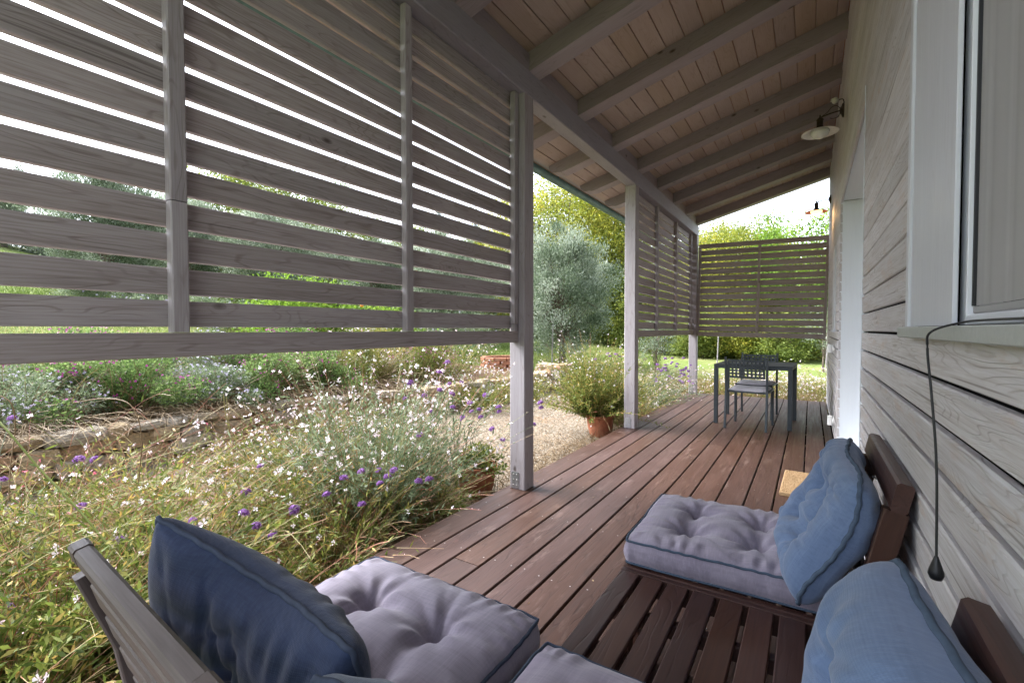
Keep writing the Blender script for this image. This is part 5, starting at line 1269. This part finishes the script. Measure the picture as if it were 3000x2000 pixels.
BU = [('yellow-green hedge bush at the field edge behind the far chair', 'bush', 11, 2180, 21, 2.6, 1.0), ('yellow-green hedge bush left of the far chair back', 'darkbush', 12, 2060, 22, 2.7, 1.1),
 ('green hedge bush behind the right part of the table', 'darkbush', 12, 2300, 19, 2.3, 1.1), ('yellow-green hedge bush next to the house corner', 'bush', 11, 2405, 20, 2.4, 1.1),
 ('dark green hedge bush behind the corner post', 'darkbush', 12, 1960, 25, 2.8, 1.2), ('brownish bush under the yellow-green trees, left of the second post', 'darkbush', 12, 1790, 29, 2.9, 1.2),
 ('bush at the end of the lawn behind the olive trunk', 'bush', 11, 1690, 33, 2.6, 1.2), ('bush at the lawn end left of the olive', 'darkbush', 12, 1570, 34, 3.0, 1.3),
 ('tall hedge bush behind the far screen, left part', 'bush', 13, 2110, 25, 5.0, .8), ('tall hedge bush behind the far screen, centre', 'darkbush', 12, 2230, 25, 5.4, .8), ('tall hedge bush behind the far screen, right part', 'bush', 13, 2360, 25, 5.2, .8),
 ('tall bush behind the short slatted screen', 'darkbush', 12, 1900, 27, 5.0, .8), ('tall bush behind the house corner', 'darkbush', 12, 2480, 24, 5.0, .9),
 ('green bush low on the slope behind the slats, left of the near post', 'bush', 13, 1420, 30, 3.2, 1.3), ('green bush on the slope behind the second stile', 'darkbush', 12, 1180, 30, 3.5, 1.3),
 ('green bush on the slope behind the first stile', 'darkbush', 12, 700, 27, 3.2, 1.2), ('green bush on the slope between the stiles', 'bush', 13, 940, 29, 3.2, 1.3)]
for lb, kd, sd, px, d, h, wd in BU:
    x, y = gp_at(px, d); tree('hedge_bush', lb, kd, sd, x, y, h, wd, sd*.7+px, 'bushes at the field edge', 'bush')
x, y = gp_at(900, 10.5); tree('citrus_bush', 'bright green leafy bush behind the slats between the stiles', 'citrus', 15, x, y, 1.75, 1.15, 0, 'bright green bushes', 'bush')
x, y = gp_at(1120, 11.5); tree('citrus_bush', 'bright green leafy bush just left of the second stile', 'citrus', 15, x, y, 1.45, 1.1, 2, 'bright green bushes', 'bush')
fr_ = Acc(); 
ft = thing('orange_fruit', 'single orange fruit in the bright green bush behind the slats', 'fruit', tuple(at(1060, 895, 9.6)))
lathe('fruit_skin', [(0, -.035), (.02, -.03), (.034, -.012), (.036, .004), (.028, .022), (.012, .032), (0, .034)], plain('orange_peel', (.75, .28, .03), .5), ft)
x, y = gp_at(1922, 11.6); tree('young_olive', 'young olive sapling on the lawn behind the verbena', 'sapling', 16, x, y, 1.75, 1.1, 0, 'young olives', 'tree')
x, y = gp_at(2415, 14.5); tree('young_olive', 'young grey olive sapling beside the house corner', 'sapling', 16, x, y, 2.2, 1.3, 1, 'young olives', 'tree')
for px, d, h, lb in ((1617, 15.3, 1.6, 'thin wooden stake beside the silvery olive trunk'), (2101, 15, 1.25, 'pale leaning stake in the field behind the table'), (2420, 14.4, 1.3, 'pale stake beside the house corner')):
    x, y = gp_at(px, d); t = thing('stake', lb, 'stake', (x, y, float(ground_z(x, y))-.02)); wire('pole', [(0, 0, 0), (.04, 0, h)], .018 if px != 1617 else .024, M['post'], t, 6, 2)
for i, (px, d, ty, lb) in enumerate(((-40, 27, 728, 'low olive on the hillside cut by the picture edge'), (70, 29, 735, 'low olive on the hillside, second from the picture edge'), (180, 27, 742, 'low olive in front of the pale yellow tree'), (300, 30, 725, 'low olive left of the first stile, lower one'), (400, 28, 700, 'low olive left of the first stile, higher one'), (500, 30, 690, 'low olive directly behind the first stile'),
        (610, 27, 730, 'low olive right after the first stile'), (730, 30, 725, 'low olive left of the bright bush'), (880, 29, 720, 'low olive behind the bright bush'), (1030, 31, 715, 'low olive right of the bright bush'), (1160, 29, 735, 'low olive before the second stile'), (1290, 32, 740, 'low olive under the left cypress'), (1420, 31, 745, 'low olive under the right cypress'))):
    x, y = gp_at(px, d); zt = 1.14+(966-ty)/1347*d; h = max(1.6, zt-float(ground_z(x, y))); tree('olive_tree', lb, 'olivelow', 17+i % 2, x, y, h, 3.2/h*1.05 if h < 3.2 else 1.0, i*1.3, 'low olives on the hillside')
# small grey-green shrubs on the slope, seen through the slats
for i, (px, d, h) in enumerate(((250, 12.5, .8), (380, 13, .85), (480, 12.8, .8), (600, 12.5, .85), (720, 12, .9), (1260, 14, 1.3), (1400, 14.5, 1.4))):
    x, y = gp_at(px, d)
    mound('lavender_bush', ['grey lavender bush on the slope nearest the picture edge', 'second grey lavender bush of the row on the slope', 'third grey lavender bush of the row, left of the first stile', 'grey lavender bush right behind the first stile', 'grey lavender bush left of the bright green bush', 'tall grey bush right of the second stile', 'tall grey bush close to the near post, behind the slats'][i], x, y, h*.8, h, 90+i, M['leafgrey'], 5000, (.07, .02), M['lilacfl'], 60, .03, group='grey bushes on the slope', cat='bush', twigs=30)
